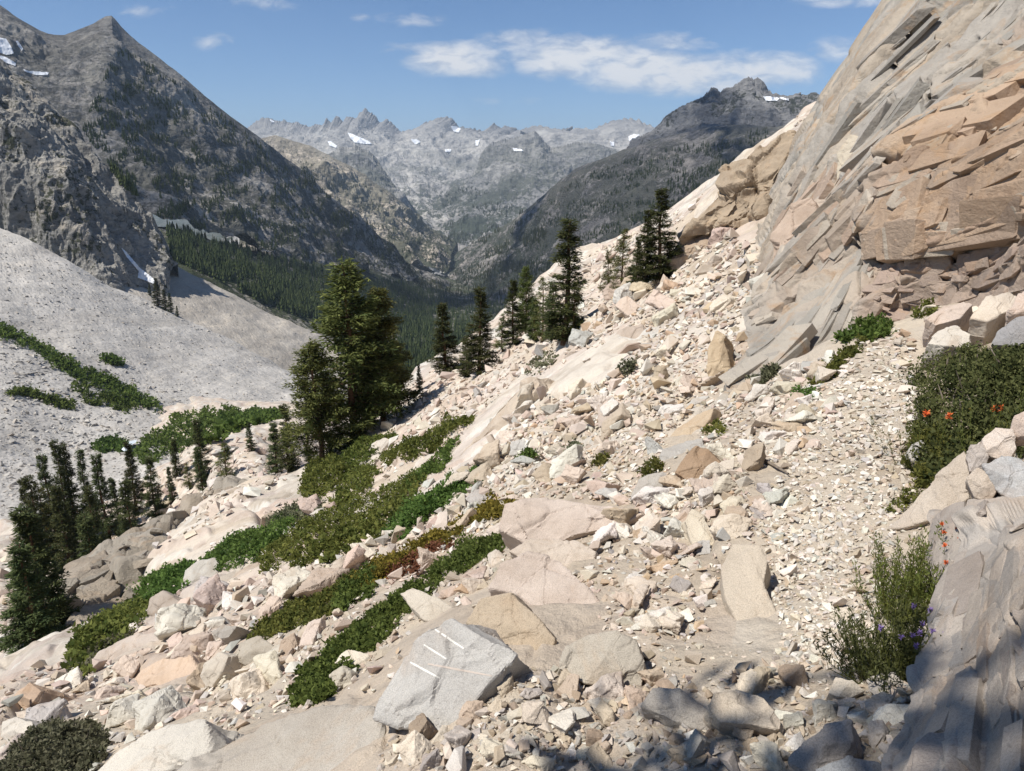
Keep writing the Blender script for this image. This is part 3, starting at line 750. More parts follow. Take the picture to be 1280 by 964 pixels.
def embed(o, grid, zones, seed):
    """joint-bounded blocks standing slightly out of a rock face; they become part of that face's own mesh"""
    g = np.random.default_rng(seed); nr, nc = grid.shape[:2]; dec = gridnormal(np.stack([blur(grid[::8, ::8, k], 12) for k in range(3)], -1))
    px, py, dep = project(grid)
    vs, fs, cs, b = [], [], [], 0
    for poly, n, smin, smax, a, st, out, cols, jit in zones:
        a = np.asarray(a, float); a = a/np.linalg.norm(a)
        m = inpoly(px, py, poly); idx = np.argwhere(m)
        if not len(idx): continue
        for q in idx[g.integers(0, len(idx), n)]:
            c = grid[q[0], q[1]]; nn = dec[q[0]//8, q[1]//8]+g.normal(0, jit, 3); nn /= np.linalg.norm(nn)
            aa = a+g.normal(0, jit, 3); aa -= nn*(aa@nn); aa /= np.linalg.norm(aa); cc = np.cross(nn, aa)
            s_ = (smin**-1.2+g.random()*(smax**-1.2-smin**-1.2))**(1/-1.2)
            V0, F0 = HEX[int(g.integers(0, len(HEX)))]
            th = s_*g.uniform(0.25, 0.5)
            V = (V0*np.array([s_*st*g.uniform(0.7, 1.3), s_*g.uniform(0.7, 1.2), th])) @ np.stack([aa, cc, nn])+c-nn*th*(0.5-out*g.uniform(0.3, 1.0))
            vs.append(V); fs.append(F0+b); b += len(V); cs.append(np.repeat(np.array(cols)[[int(g.integers(0, len(cols)))]]*g.uniform(0.85, 1.12), len(V), 0))
    V = np.concatenate(vs); F = np.concatenate(fs); C = np.concatenate(cs)
    me = o.data; n0 = len(me.vertices)
    co = np.empty(n0*3, np.float32); me.vertices.foreach_get('co', co); col = np.empty(n0*4, np.float32); me.attributes['tint'].data.foreach_get('color', col)
    nf = len(me.polygons); lv = np.empty(len(me.loops), np.int32); me.loops.foreach_get('vertex_index', lv); Q = lv.reshape(nf, 4)
    T0 = np.concatenate([Q[:, [0, 1, 2]], Q[:, [0, 2, 3]]])
    m2 = mesh_arrays(me.name, np.concatenate([co.reshape(-1, 3), V]), np.concatenate([T0, F+n0]), me.materials[0], np.concatenate([col.reshape(-1, 4)[:, :3], C]))
    m2.polygons.foreach_set('use_smooth', np.concatenate([np.ones(len(T0), bool), np.zeros(len(F), bool)]))
    o.data = m2

def blend(col, m, c): return col*(1-m[:, None])+np.asarray(c)*m[:, None]
def pmask(gx, gy, poly, soft_px):
    ins = inpoly(gx, gy, poly); d = polydist(gx, gy, poly)
    return np.clip(np.where(ins, d, -d)/soft_px*0.5+0.5, 0, 1)
ORZONE = [(1060,380),(1075,300),(1090,250),(1130,190),(1190,120),(1280,40),(1450,-20),(1450,400),(1280,370),(1130,400)]
def cliffcol(gx, gy, p, ids):
    col = pal(rnd(ids[0][0], 21), [(0.37, 0.335, 0.29), (0.40, 0.365, 0.32), (0.35, 0.325, 0.285), (0.42, 0.36, 0.29)])
    wob = 22*perlin(p*0.6, 8)
    zo = pmask(gx+wob, gy+wob, ORZONE, 30)
    och = pal(rnd(ids[1][0], 22), [(0.45, 0.32, 0.22), (0.42, 0.315, 0.23), (0.47, 0.35, 0.25), (0.39, 0.29, 0.215), (0.44, 0.37, 0.29)])
    col = col*(1-zo[:, None])+och*zo[:, None]
    pk = pmask(gx+wob, gy, [(940,480),(950,330),(1000,230),(1060,190),(1100,230),(1070,320),(1060,410)], 24)
    col = col*(1-0.6*pk[:, None])+pal(rnd(ids[1][0], 23), [(0.46, 0.38, 0.30), (0.50, 0.43, 0.35), (0.40, 0.36, 0.31)])*0.6*pk[:, None]
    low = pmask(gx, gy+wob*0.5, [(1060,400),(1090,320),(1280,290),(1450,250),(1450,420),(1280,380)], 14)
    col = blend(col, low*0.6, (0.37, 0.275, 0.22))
    return col
JROT = (0.25, -0.75, 0.35)
def axesM(a, n, s, st):
    a = a/np.linalg.norm(a); n = np.asarray(n, float); n = n-a*(n@a); n /= np.linalg.norm(n); c = np.cross(a, n)
    return np.array([a/(s*st[0]), c/(s*st[1]), n/(s*st[2])])
JD = P(1139,27,19)-P(1062,161,19.5); JN = (-0.6, -0.58, 0.55)
HD = P(1090,315,10.5)-P(1253,292,9.4)
zgrey = lambda gx, gy, p: 1-0.75*pmask(gx, gy, ORZONE, 40)
zor = lambda gx, gy, p: pmask(gx, gy, ORZONE, 40)
zpk = lambda gx, gy, p: pmask(gx, gy, [(930,490),(950,250),(1060,180),(1110,220),(1050,330),(1040,400)], 30)
amp_big = lambda gx, gy, p: np.where(gy < 180, 0.55, 0.40)
amp_mid = lambda gx, gy, p: 0.10+0.13*pmask(gx, gy, ORZONE, 40)+0.12*pmask(gx, gy, [(930,490),(950,250),(1060,180),(1110,220),(1050,330),(1040,400)], 30)
CRACKS = [ # photo polyline, depth m, half width px, step m (rock above the line stands out by this much)
 ([(1199,2),(1172,27),(1152,44),(1136,54)],0.5,3.2,0), ([(1129,57),(1105,81),(1082,111),(1065,138),(1052,161)],0.55,3.0,0),
 ([(1139,27),(1125,67),(1119,111),(1115,148),(1110,165)],0.35,2.4,0), ([(1220,47),(1186,77),(1162,97),(1146,128),(1136,151)],0.35,2.6,0),
 ([(1290,165),(1253,183),(1233,192),(1206,168),(1186,165)],0.3,3.0,0), ([(1161,215),(1162,252),(1186,235),(1220,218),(1246,202)],0.25,2.4,0),
 ([(1078,306),(1092,314),(1112,325),(1152,327),(1186,322),(1220,308),(1253,300),(1300,285)],0.30,4.0,0), ([(1065,300),(1066,320),(1068,357)],0.4,3.0,0),
 ([(1020,334),(990,372),(963,411),(926,478)],0.16,2.0,0), ([(1053,337),(1020,378),(993,411),(959,461)],0.14,1.8,0), ([(1038,345),(1000,400),(975,436)],0.10,1.6,0),
 ([(1021,128),(1001,202),(981,242),(961,279)],0.6,3.0,0), ([(1058,185),(1062,220)],0.6,4.5,0), ([(1040,250),(1030,282)],0.5,4.0,0), ([(1085,190),(1110,215),(1140,205)],0.4,3.0,0),
 ([(1240,0),(1215,30),(1190,60)],0.3,2.2,0), ([(1270,60),(1235,95),(1200,130)],0.25,2.2,0), ([(1090,250),(1075,290),(1066,318)],0.4,3.5,0), ([(1190,190),(1150,225),(1120,260),(1095,300)],0.22,2.2,0),
 ([(1236,230),(1200,262),(1160,280),(1120,290)],0.2,2.0,0), ([(1280,225),(1250,245),(1225,280)],0.2,2.2,0), ([(1180,330),(1205,345),(1240,338)],0.12,2.0,0), ([(1110,340),(1130,365),(1125,385)],0.12,2.0,0),
 ([(1060,68),(1040,110),(1030,150),(1015,200)],0.3,2.0,0), ([(1000,240),(985,290),(965,340)],0.3,2.6,0), ([(1170,120),(1150,160),(1110,200),(1090,240)],0.3,2.6,0)]
def cliffadd(gx, gy, p):
    jx = gx+3.5*perlin(p*1.1, 61)+1.5*perlin(p*4, 62); jy = gy+3.5*perlin(p*1.1, 63)+1.5*perlin(p*4, 64)
    d = np.zeros(len(p))
    near = np.clip(np.linalg.norm(p, axis=1)/12, 0.7, 2)
    for pl, dep, wpx, st in CRACKS:
        q = polydist(jx, jy, pl, closed=False)
        d -= dep*np.exp(-(q/(wpx*0.7))**2)*near*0.7
    over = pmask(jx, jy, [(1066,318),(1092,312),(1112,322),(1152,325),(1186,320),(1220,306),(1253,298),(1480,270),(1480,-100),(1180,100),(1090,230),(1064,300)], 3)
    d += 0.14*over
    d += 0.25*pmask(jx, jy, [(1070,300),(1090,240),(1130,190),(1185,165),(1206,168),(1233,192),(1253,183),(1480,120),(1480,285),(1253,296),(1186,318),(1112,320)], 3)*0.35
    return d
cliff, WC = rockface('cliff', [
  [(918,520,8.6),(965,492,8.7),(1010,462,8.9),(1060,430,9.3),(1120,412,9.8),(1180,392,9.4),(1280,362,8.4),(1450,340,7.2)],
  [(925,485,8.9),(970,462,9.0),(1010,440,9.2),(1060,412,9.6),(1120,395,10.0),(1180,375,9.6),(1280,345,8.6),(1450,320,7.4)],
  [(935,420,11.2),(985,380,11.3),(1030,350,11.0),(1070,325,10.7),(1120,328,10.3),(1180,312,10.0),(1280,285,9.2),(1450,255,7.9)],
  [(945,350,16),(1000,280,15),(1040,250,14),(1090,225,12.4),(1140,205,11.6),(1200,190,11),(1280,175,10),(1450,140,8.8)],
  [(955,290,23),(1000,205,24),(1040,150,22),(1090,110,19),(1140,90,17),(1200,70,15.5),(1280,55,13.5),(1450,30,11)],
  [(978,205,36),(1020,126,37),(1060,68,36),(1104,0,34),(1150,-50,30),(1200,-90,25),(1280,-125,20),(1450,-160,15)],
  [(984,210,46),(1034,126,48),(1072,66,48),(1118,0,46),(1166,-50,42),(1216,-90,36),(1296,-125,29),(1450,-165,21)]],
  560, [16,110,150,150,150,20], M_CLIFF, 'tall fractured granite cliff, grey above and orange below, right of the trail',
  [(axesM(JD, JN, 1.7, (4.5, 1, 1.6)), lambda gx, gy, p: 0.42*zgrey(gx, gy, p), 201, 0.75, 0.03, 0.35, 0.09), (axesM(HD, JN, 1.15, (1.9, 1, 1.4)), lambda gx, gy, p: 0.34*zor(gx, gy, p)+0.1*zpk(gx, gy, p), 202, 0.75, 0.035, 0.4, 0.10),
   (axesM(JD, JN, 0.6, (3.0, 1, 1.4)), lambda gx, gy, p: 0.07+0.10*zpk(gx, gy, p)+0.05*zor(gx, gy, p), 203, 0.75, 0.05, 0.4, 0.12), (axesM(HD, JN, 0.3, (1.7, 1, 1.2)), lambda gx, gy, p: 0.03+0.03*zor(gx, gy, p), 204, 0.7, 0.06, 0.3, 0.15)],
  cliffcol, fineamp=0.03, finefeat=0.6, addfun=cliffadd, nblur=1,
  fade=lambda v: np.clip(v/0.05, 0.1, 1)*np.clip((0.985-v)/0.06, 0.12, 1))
GR4 = [(0.37, 0.335, 0.29), (0.40, 0.365, 0.32), (0.35, 0.325, 0.285), (0.43, 0.385, 0.325)]
OR4 = [(0.45, 0.33, 0.235), (0.42, 0.32, 0.24), (0.47, 0.36, 0.265), (0.40, 0.30, 0.225), (0.45, 0.385, 0.31)]
PK4 = [(0.48, 0.40, 0.325), (0.52, 0.455, 0.375), (0.43, 0.385, 0.33), (0.47, 0.36, 0.28)]
ZG = [(1045,150),(1120,20),(1180,-40),(1290,-60),(1290,40),(1190,110),(1100,210),(1020,260),(1010,215)]
ZO = [(1075,300),(1100,240),(1140,180),(1200,115),(1290,40),(1290,290),(1186,320),(1112,320)]
embed(cliff, WC, [
  (ZG, 55, 0.35, 0.9, JD, 4.0, 0.03, GR4, 0.02), (ZG, 60, 0.10, 0.26, JD, 2.6, 0.10, GR4, 0.05),
  (ZO, 60, 0.3, 0.8, HD, 1.9, 0.06, OR4, 0.03), (ZO, 110, 0.07, 0.22, HD, 1.8, 0.14, OR4, 0.07),
  ([(1070,385),(1070,325),(1112,330),(1186,325),(1290,300),(1290,370),(1130,395)], 100, 0.06, 0.3, HD, 2.2, 0.12, [(0.38, 0.29, 0.235), (0.42, 0.33, 0.265), (0.35, 0.275, 0.225)], 0.10),
  ([(945,420),(955,330),(990,230),(1045,170),(1090,200),(1085,260),(1060,310),(1000,350)], 230, 0.16, 0.7, JD, 1.7, 0.28, PK4, 0.14),
  ([(930,480),(970,400),(1030,345),(1066,330),(1062,410),(1000,450)], 60, 0.16, 0.42, P(1053,337,10.7)-P(959,461,9.1), 5.0, 0.07, GR4, 0.02)], 5)
print('near + far surfaces built')

def wallcol(gx, gy, p, ids):
    return pal(rnd(ids[0][0], 31), [(0.44, 0.385, 0.33), (0.38, 0.345, 0.31), (0.47, 0.41, 0.35), (0.36, 0.31, 0.27)])*0.7+pal(rnd(ids[1][0], 32), [(0.46, 0.37, 0.30), (0.36, 0.34, 0.32), (0.5, 0.44, 0.38)])*0.3
wall, WW = rockface('rock_slabs', [
  [(1085,1150,1.0),(1105,1050,1.25),(1122,964,1.58),(1142,890,1.88),(1160,830,2.15),(1172,760,2.5),(1172,700,2.95),(1180,660,3.4),(1195,640,3.7)],
  [(1125,1150,0.98),(1140,1050,1.22),(1152,964,1.53),(1168,880,1.85),(1182,810,2.12),(1190,730,2.45),(1192,675,2.85),(1198,645,3.3),(1205,630,3.65)],
  [(1200,1150,0.92),(1205,1050,1.15),(1212,950,1.45),(1220,850,1.75),(1226,770,2.05),(1228,700,2.4),(1226,655,2.8),(1226,638,3.25),(1232,626,3.6)],
  [(1300,1150,0.85),(1300,1050,1.03),(1298,950,1.27),(1296,840,1.55),(1290,750,1.85),(1284,680,2.2),(1280,640,2.65),(1276,630,3.1),(1280,622,3.45)],
  [(1480,1100,0.75),(1480,1000,0.95),(1480,890,1.15),(1470,780,1.4),(1460,690,1.7),(1440,620,2.05),(1430,600,2.5),(1420,600,2.9),(1420,600,3.2)]],
  420, [60,110,110,50], M_WALLROCK, 'leaning grey granite slabs at the right edge of the trail',
  [(axesM(P(1225,690,2.6)-P(1205,890,1.75), (-0.8, -0.25, 0.5), 0.24, (4.0, 1, 1.5)), 0.085, 211, 0.8, 0.03, 0.35, 0.08), (axesM(P(1225,690,2.6)-P(1205,890,1.75), (-0.8, -0.25, 0.5), 0.09, (2.5, 1, 1.5)), 0.018, 212, 0.8, 0.05, 0.4, 0.12)],
  wallcol, cat='rock slabs', fineamp=0.006, finefeat=0.12)

JW = P(1225,690,2.6)-P(1205,890,1.75)
embed(wall, WW, [([(1130,1000),(1160,830),(1175,700),(1200,630),(1290,620),(1290,1000)], 80, 0.03, 0.12, JW, 3.4, 0.10, [(0.44, 0.385, 0.33), (0.38, 0.345, 0.31), (0.47, 0.41, 0.35), (0.36, 0.31, 0.27)], 0.05)], 6)
def bluffcol(gx, gy, p, ids):
    return pal(rnd(ids[0][0], 41), [(0.30, 0.265, 0.215), (0.36, 0.32, 0.265), (0.33, 0.28, 0.22), (0.40, 0.34, 0.27)])
bluff, WB = rockface('bluff', [
  [(15,845,29),(45,830,30),(80,810,31),(130,800,31),(190,785,32),(240,755,36),(300,715,42),(370,680,50)],
  [(30,810,33),(55,790,33),(90,775,33),(140,765,33),(195,745,35),(240,722,39),(300,692,46),(370,660,52)],
  [(38,790,36),(60,760,36),(95,735,38),(150,710,40),(205,690,44),(250,668,50),(310,645,58),(375,625,62)],
  [(42,770,40),(62,742,42),(105,705,47),(155,674,52),(212,640,58),(262,617,66),(320,600,74),(380,585,70)],
  [(42,775,48),(62,748,50),(105,712,56),(155,682,62),(212,650,68),(262,628,78),(320,612,86),(380,598,80)]],
  420, [40,70,80,16], M_BLUFF, 'rounded weathered granite bluff below the trees at left', 
  [(diag(5.5, (0.8, 0.8, 1.8), (0.3, 0.5, 0.3)), 2.0, 221, 0.6, 0.10, 0.7, 0.2), (diag(1.8, (0.8, 0.8, 1.6), (0.3, 0.5, 0.3)), 0.6, 222, 0.7, 0.1, 0.6, 0.2)],
  bluffcol, fineamp=0.12, finefeat=1.5, cat='bluff', fade=lambda v: np.clip(v/0.12, 0.2, 1))

embed(bluff, WB, [([(30,800),(60,745),(150,675),(250,620),(380,590),(375,680),(240,750),(130,800)], 150, 0.5, 1.8, P(60,760,36)-P(250,640,60), 2.0, 0.15, [(0.30, 0.265, 0.215), (0.36, 0.32, 0.265), (0.33, 0.28, 0.22), (0.40, 0.34, 0.27)], 0.2)], 8)
# ------------------------------------------------------------------ rocks
def hull_rock(seed, npts, dims, bev=0.0):
    r = random.Random(seed)
    bm = bmesh.new()
    for i in range(npts):
        v = Vector((r.gauss(0, 1), r.gauss(0, 1), r.gauss(0, 1))).normalized()
        m = max(abs(v.x), abs(v.y), abs(v.z)); v = v*(0.25+0.75/m)*r.uniform(0.85, 1.0)          # between ball and box
        bm.verts.new((v.x*dims[0]*0.5, v.y*dims[1]*0.5, v.z*dims[2]*0.5))
    bmesh.ops.convex_hull(bm, input=bm.verts)
    bmesh.ops.delete(bm, geom=[v for v in bm.verts if not v.link_faces], context='VERTS')
    bmesh.ops.dissolve_limit(bm, angle_limit=math.radians(14), verts=bm.verts, edges=bm.edges)
    if bev:
        bmesh.ops.bevel(bm, geom=list(bm.edges), offset=bev, segments=1, affect='EDGES', profile=0.6)
    bmesh.ops.triangulate(bm, faces=bm.faces)
    bm.verts.ensure_lookup_table()
    V = np.array([v.co[:] for v in bm.verts]); F = np.array([[v.index for v in f.verts] for f in bm.faces])
    bm.free()
    return V, F

LOW = []
for i in range(36):
    r = random.Random(900+i)
    LOW.append(hull_rock(100+i, r.randint(7, 10), (1.0, r.uniform(0.55, 0.95), r.uniform(0.32, 0.75)), 0.014))
TINY = [hull_rock(300+i, 8, (1.0, random.Random(i).uniform(0.6, 0.95), random.Random(i+9).uniform(0.3, 0.6))) for i in range(14)]

def fine_rock_mesh(name, V, F, vox, amp, seed, mat, M=None, feat=0.35):
    """voxel-remeshed angular rock with broken, grainy faces"""
    me = mesh_arrays('tmp', V, F); o = bpy.data.objects.new('tmp', me); COL.objects.link(o)
    md = o.modifiers.new('r', 'REMESH'); md.mode = 'VOXEL'; md.voxel_size = vox
    dg = bpy.context.evaluated_depsgraph_get(); ev = o.evaluated_get(dg)
    m2 = bpy.data.meshes.new_from_object(ev)
    bpy.data.objects.remove(o); bpy.data.meshes.remove(me)
    n = len(m2.vertices); co = np.empty(n*3, np.float32); m2.vertices.foreach_get('co', co); co = co.reshape(-1, 3).astype(float)
    no = np.empty(n*3, np.float32); m2.vertices.foreach_get('normal', no); no = no.reshape(-1, 3)
    size = np.ptp(V, axis=0).max()
    d = fbm(co/(size*feat)+seed*3.1, 6, seed, 0.55)*0.40*amp*size
    b, c, e = blocks(co, np.eye(3)/(size*0.34), seed+5, 0.9, 0.04, 0.25, 0.12)
    d += b*0.95*amp*size
    b, c, e = blocks(co, np.eye(3)/(size*0.12), seed+6, 0.9, 0.06, 0.1, 0.15)
    d += b*0.28*amp*size
    co = co+no*d[:, None]
    m2.vertices.foreach_set('co', co.astype(np.float32).ravel())
    m2.name = name; m2.materials.clear(); m2.materials.append(mat)
    m2.polygons.foreach_set('use_smooth', np.zeros(len(m2.polygons), bool)); m2.update()
    return m2

HIGH = []
for i in range(22):
    r = random.Random(1700+i)
    V0, F0 = hull_rock(500+i, r.randint(7, 10), (1.0, r.uniform(0.6, 0.95), r.uniform(0.38, 0.75)), 0.0)
    HIGH.append(fine_rock_mesh('rock', V0, F0, 0.022, 0.05, i+1, M_ROCK))

# -- single boulders: outline measured on the photo, laid on the ground with its own tilt and thickness
BOULDERS = []
BPOLY = []
def boulder(name, label, poly, n, thick, color, r=None, lift=0.55, bev=0.05, amp=0.03, vox=None, out=1.06, cat='boulder', mat=None, face=None, group=None):
    poly = np.asarray(poly, float); c = poly.mean(0)
    g, ok = hit([c[0]], [c[1]]); g = g[0]
    if r is not None: g = P(c[0], c[1], r)
    n = Vector(n).normalized(); nn = np.array(n[:])
    p0 = g+nn*thick*(lift if r is None else 0)
    d = raydir(poly[:, 0], poly[:, 1]); o = np.array([0, 0, EYE])
    t = ((p0-o)@nn)/(d@nn)
    top = o+d*t[:, None]
    cen = top.mean(0); k = len(top)
    rr = random.Random(int(c[0]*7+c[1]))
    jit = np.array([[rr.uniform(-1, 1) for _ in range(3)] for _ in range(k)])*thick*0.12
    ring2 = cen+(top-cen)*out-nn*thick*0.5+jit*0.5
    bot = cen+(top-cen)*(out*0.96)-nn*thick+jit
    topj = top+nn*np.array([rr.uniform(-0.10, 0.05) for _ in range(k)])[:, None]*thick
    apex = cen+nn*thick*0.06
    V = np.concatenate([topj, ring2, bot, [apex], [bot.mean(0)]]); F = []
    for i in range(k):
        j = (i+1) % k
        F += [(i, j, 3*k), (i, k+i, k+j), (i, k+j, j), (k+i, 2*k+i, 2*k+j), (k+i, 2*k+j, k+j), (2*k+j, 2*k+i, 3*k+1)]
    base = np.array([cen[0], cen[1], bot[:, 2].min()])
    V = V-base
    size = np.ptp(V, axis=0).max()
    me = fine_rock_mesh(name, V, np.array(F), vox or size/72, amp, rr.randint(1, 99), mat or M_BOULD)
    ob = link(name, me, loc=base); ob.color = (*color, 1); tag(ob, label, cat, group)
    BOULDERS.append(ob); BPOLY.append(poly)
    return ob
UPC = (-0.25, -0.42, 0.87)       # a face turned a little towards the path and the sun
striped = boulder('boulder', 'big pale grey boulder with three white drill marks in the foreground', [(467,900),(472,876),(500,830),(530,788),(562,772),(600,793),(642,816),(636,828),(612,850),(590,885),(575,922),(540,922),(500,910)],
        (-0.42,-0.62,0.66), 0.30, (0.465,0.445,0.415), amp=0.026, lift=0.75)
boulder('slab', 'long flat grey slab lying across the bottom left corner', [(185,990),(250,932),(330,898),(400,882),(462,880),(474,900),(476,990)], (-0.35,-0.2,0.9), 0.35, (0.46,0.42,0.365), lift=0.7, amp=0.02, cat='rock slab')
boulder('boulder', 'tilted white block with a dark broken end above the flat slab', [(105,980),(150,935),(205,908),(248,890),(256,905),(252,935),(200,964),(170,985)], (-0.55,-0.25,0.8), 0.55, (0.56,0.52,0.455), lift=0.75)
boulder('slab', 'pale tilted slab pointing up left behind the drill marked boulder', [(500,742),(515,734),(545,745),(580,768),(582,780),(560,786),(530,775),(512,758)], (-0.3,-0.5,0.8), 0.12, (0.60,0.545,0.46), lift=0.9, cat='rock slab')
boulder('boulder', 'tan speckled wedge boulder right behind the drill marked boulder', [(580,778),(600,748),(640,742),(665,765),(695,800),(690,812),(660,815),(640,812),(605,795)], (-0.3,-0.55,0.75), 0.25, (0.43,0.35,0.26), lift=0.7)
boulder('slab', 'large pinkish slab sloping down beside the rubble pile', [(612,735),(625,705),(660,690),(700,700),(735,735),(760,770),(755,790),(720,792),(690,778),(650,745)], (-0.2,-0.45,0.85), 0.25, (0.55,0.465,0.40), lift=0.6, cat='rock slab')
boulder('boulder', 'broad pale ledge boulder with a dark overhang at its left end', [(620,660),(632,630),(680,620),(750,626),(800,632),(805,645),(770,660),(720,672),(690,680),(655,676)], (-0.25,-0.5,0.8), 0.55, (0.57,0.48,0.41), lift=0.8)
boulder('slab', 'wide cream slab under the ledge boulder', [(635,690),(660,675),(720,672),(745,690),(740,705),(700,712),(660,705)], (-0.25,-0.45,0.85), 0.3, (0.58,0.50,0.42), lift=0.6, cat='rock slab')
boulder('boulder', 'rounded grey brown boulder at the edge of the bare sand', [(697,835),(705,805),(735,790),(770,788),(795,800),(806,830),(804,858),(770,862),(730,855)], (-0.2,-0.6,0.77), 0.28, (0.42,0.375,0.31), lift=0.75)
boulder('slab', 'long smooth tan slab running down to the bare sand', [(900,705),(915,675),(950,680),(960,700),(955,735),(978,780),(978,808),(958,810),(925,785),(905,745)], (-0.2,-0.35,0.9), 0.2, (0.50,0.43,0.345), lift=0.7, cat='rock slab', amp=0.015)
boulder('boulder', 'brown triangular boulder standing beside the trail', [(843,590),(855,572),(870,557),(885,560),(903,580),(907,597),(890,601),(860,603)], (-0.3,-0.7,0.6), 0.3, (0.36,0.255,0.17), lift=0.8)
boulder('boulder', 'grey angular block left of the brown boulder', [(822,578),(828,560),(850,550),(878,548),(880,558),(862,570),(850,582)], UPC, 0.28, (0.42,0.395,0.36), lift=0.7)
boulder('boulder', 'grey wedge block below the brown boulder', [(788,622),(800,600),(830,590),(840,600),(838,615),(810,624)], UPC, 0.28, (0.43,0.395,0.35), lift=0.7)
boulder('slab', 'leaning brown slab amid the scree', [(828,555),(845,535),(870,515),(892,508),(888,525),(870,545),(845,560)], (-0.5,-0.5,0.65), 0.3, (0.47,0.375,0.27), lift=0.7, cat='rock slab')
boulder('slab', 'triangular cream slab on top of the rubble pile', [(855,650),(865,635),(880,645),(892,668),(905,690),(895,694),(868,684)], (-0.2,-0.5,0.8), 0.12, (0.60,0.53,0.42), lift=0.9, cat='rock slab')
boulder('slab', 'smooth buff rock half in shadow near the bottom', [(885,885),(893,868),(920,858),(955,870),(978,900),(975,912),(940,908),(900,903)], (-0.2,-0.4,0.88), 0.2, (0.50,0.43,0.345), lift=0.7, cat='rock slab')
boulder('slab', 'grey flat rock beside the half shadowed buff rock', [(800,880),(815,858),(850,862),(885,885),(905,908),(880,910),(840,900)], (-0.2,-0.35,0.9), 0.2, (0.40,0.365,0.32), lift=0.6, cat='rock slab')
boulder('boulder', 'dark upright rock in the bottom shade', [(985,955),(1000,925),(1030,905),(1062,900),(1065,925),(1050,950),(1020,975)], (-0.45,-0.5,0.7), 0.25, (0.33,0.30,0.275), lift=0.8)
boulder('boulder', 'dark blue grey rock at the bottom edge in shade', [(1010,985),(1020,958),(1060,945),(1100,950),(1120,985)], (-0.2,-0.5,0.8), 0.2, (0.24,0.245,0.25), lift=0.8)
boulder('boulder', 'cream block in the bottom shade below the purple flowers', [(1035,865),(1045,845),(1065,850),(1080,862),(1065,870),(1048,872)], UPC, 0.12, (0.52,0.46,0.38), lift=0.8)
boulder('boulder', 'large square grey block perched above the green shrubs', [(226,735),(227,712),(245,702),(268,697),(284,712),(282,728),(262,738),(240,742)], (-0.5,-0.6,0.6), 1.6, (0.47,0.44,0.39), lift=0.8, amp=0.018)
boulder('boulder', 'lichen spotted pinkish block left below the square grey block', [(183,768),(188,748),(202,738),(222,752),(235,765),(225,775),(200,776)], (-0.5,-0.55,0.65), 1.0, (0.40,0.34,0.285), lift=0.8)
boulder('boulder', 'wide rounded grey boulder below the golden shrub strip', [(292,825),(297,803),(320,794),(342,806),(352,818),(330,830),(308,832)], (-0.35,-0.55,0.72), 0.6, (0.45,0.405,0.335), lift=0.8)
boulder('boulder', 'pale upright block leaning among the left boulders', [(246,845),(250,828),(270,815),(286,820),(280,840),(262,860),(252,858)], (-0.5,-0.6,0.6), 0.5, (0.55,0.49,0.41), lift=0.85)
boulder('boulder', 'long dark faced block among the left boulders', [(265,790),(280,780),(297,783),(285,797),(275,800)], (-0.4,-0.5,0.7), 0.5, (0.36,0.33,0.29), lift=0.85)
boulder('slab', 'broad peach slab in the left boulder field', [(165,850),(172,835),(200,822),(240,820),(248,838),(235,860),(205,872),(180,868)], (-0.4,-0.45,0.8), 0.5, (0.56,0.43,0.325), lift=0.7, cat='rock slab')
boulder('slab', 'pink grey slab below the left shrub clump', [(112,825),(120,812),(160,795),(200,787),(230,792),(225,803),(190,812),(150,830),(125,832)], (-0.4,-0.4,0.8), 0.9, (0.49,0.42,0.36), lift=0.7, cat='rock slab')
boulder('boulder', 'white block at the far left among boulders', [(0,920),(2,902),(25,898),(45,905),(42,925),(15,935)], (-0.4,-0.5,0.75), 0.6, (0.58,0.53,0.46), lift=0.7)
boulder('boulder', 'orange tinted block at the far left', [(10,880),(15,862),(35,852),(47,862),(45,878),(28,885)], (-0.4,-0.5,0.75), 0.8, (0.50,0.37,0.27), lift=0.7)
boulder('boulder', 'grey block wedged under the tall pines', [(375,585),(380,563),(400,552),(430,545),(442,547),(435,568),(410,575),(392,588)], (-0.4,-0.65,0.6), 2.0, (0.36,0.33,0.30), lift=0.8)
boulder('boulder', 'white rounded rock among the olive shrubs', [(458,572),(464,555),(480,547),(488,550),(478,562),(472,576)], (-0.4,-0.65,0.6), 1.4, (0.57,0.52,0.45), lift=0.9)
boulder('boulder', 'white pyramid rock on the ridge left of the middle firs', [(508,455),(512,437),(522,429),(532,440),(540,455),(535,475),(515,470)], (-0.4,-0.75,0.5), 3.0, (0.54,0.47,0.40), lift=0.8)
boulder('boulder', 'cracked brown outcrop knob below the grey cliff', [(846,300),(845,285),(868,268),(880,240),(905,207),(935,184),(985,160),(992,172),(976,205),(962,240),(946,275),(935,288),(905,280),(880,290)], (-0.62,-0.58,0.52), 5.0, (0.37,0.295,0.215), r=33, vox=0.08, amp=0.11, mat=M_BOULD, cat='rock outcrop')
boulder('boulder', 'dark cleft boulder under the brown outcrop', [(825,335),(838,312),(850,296),(880,290),(905,292),(890,305),(862,318),(842,345)], (-0.55,-0.6,0.58), 2.5, (0.42,0.33,0.25), r=33, amp=0.04)
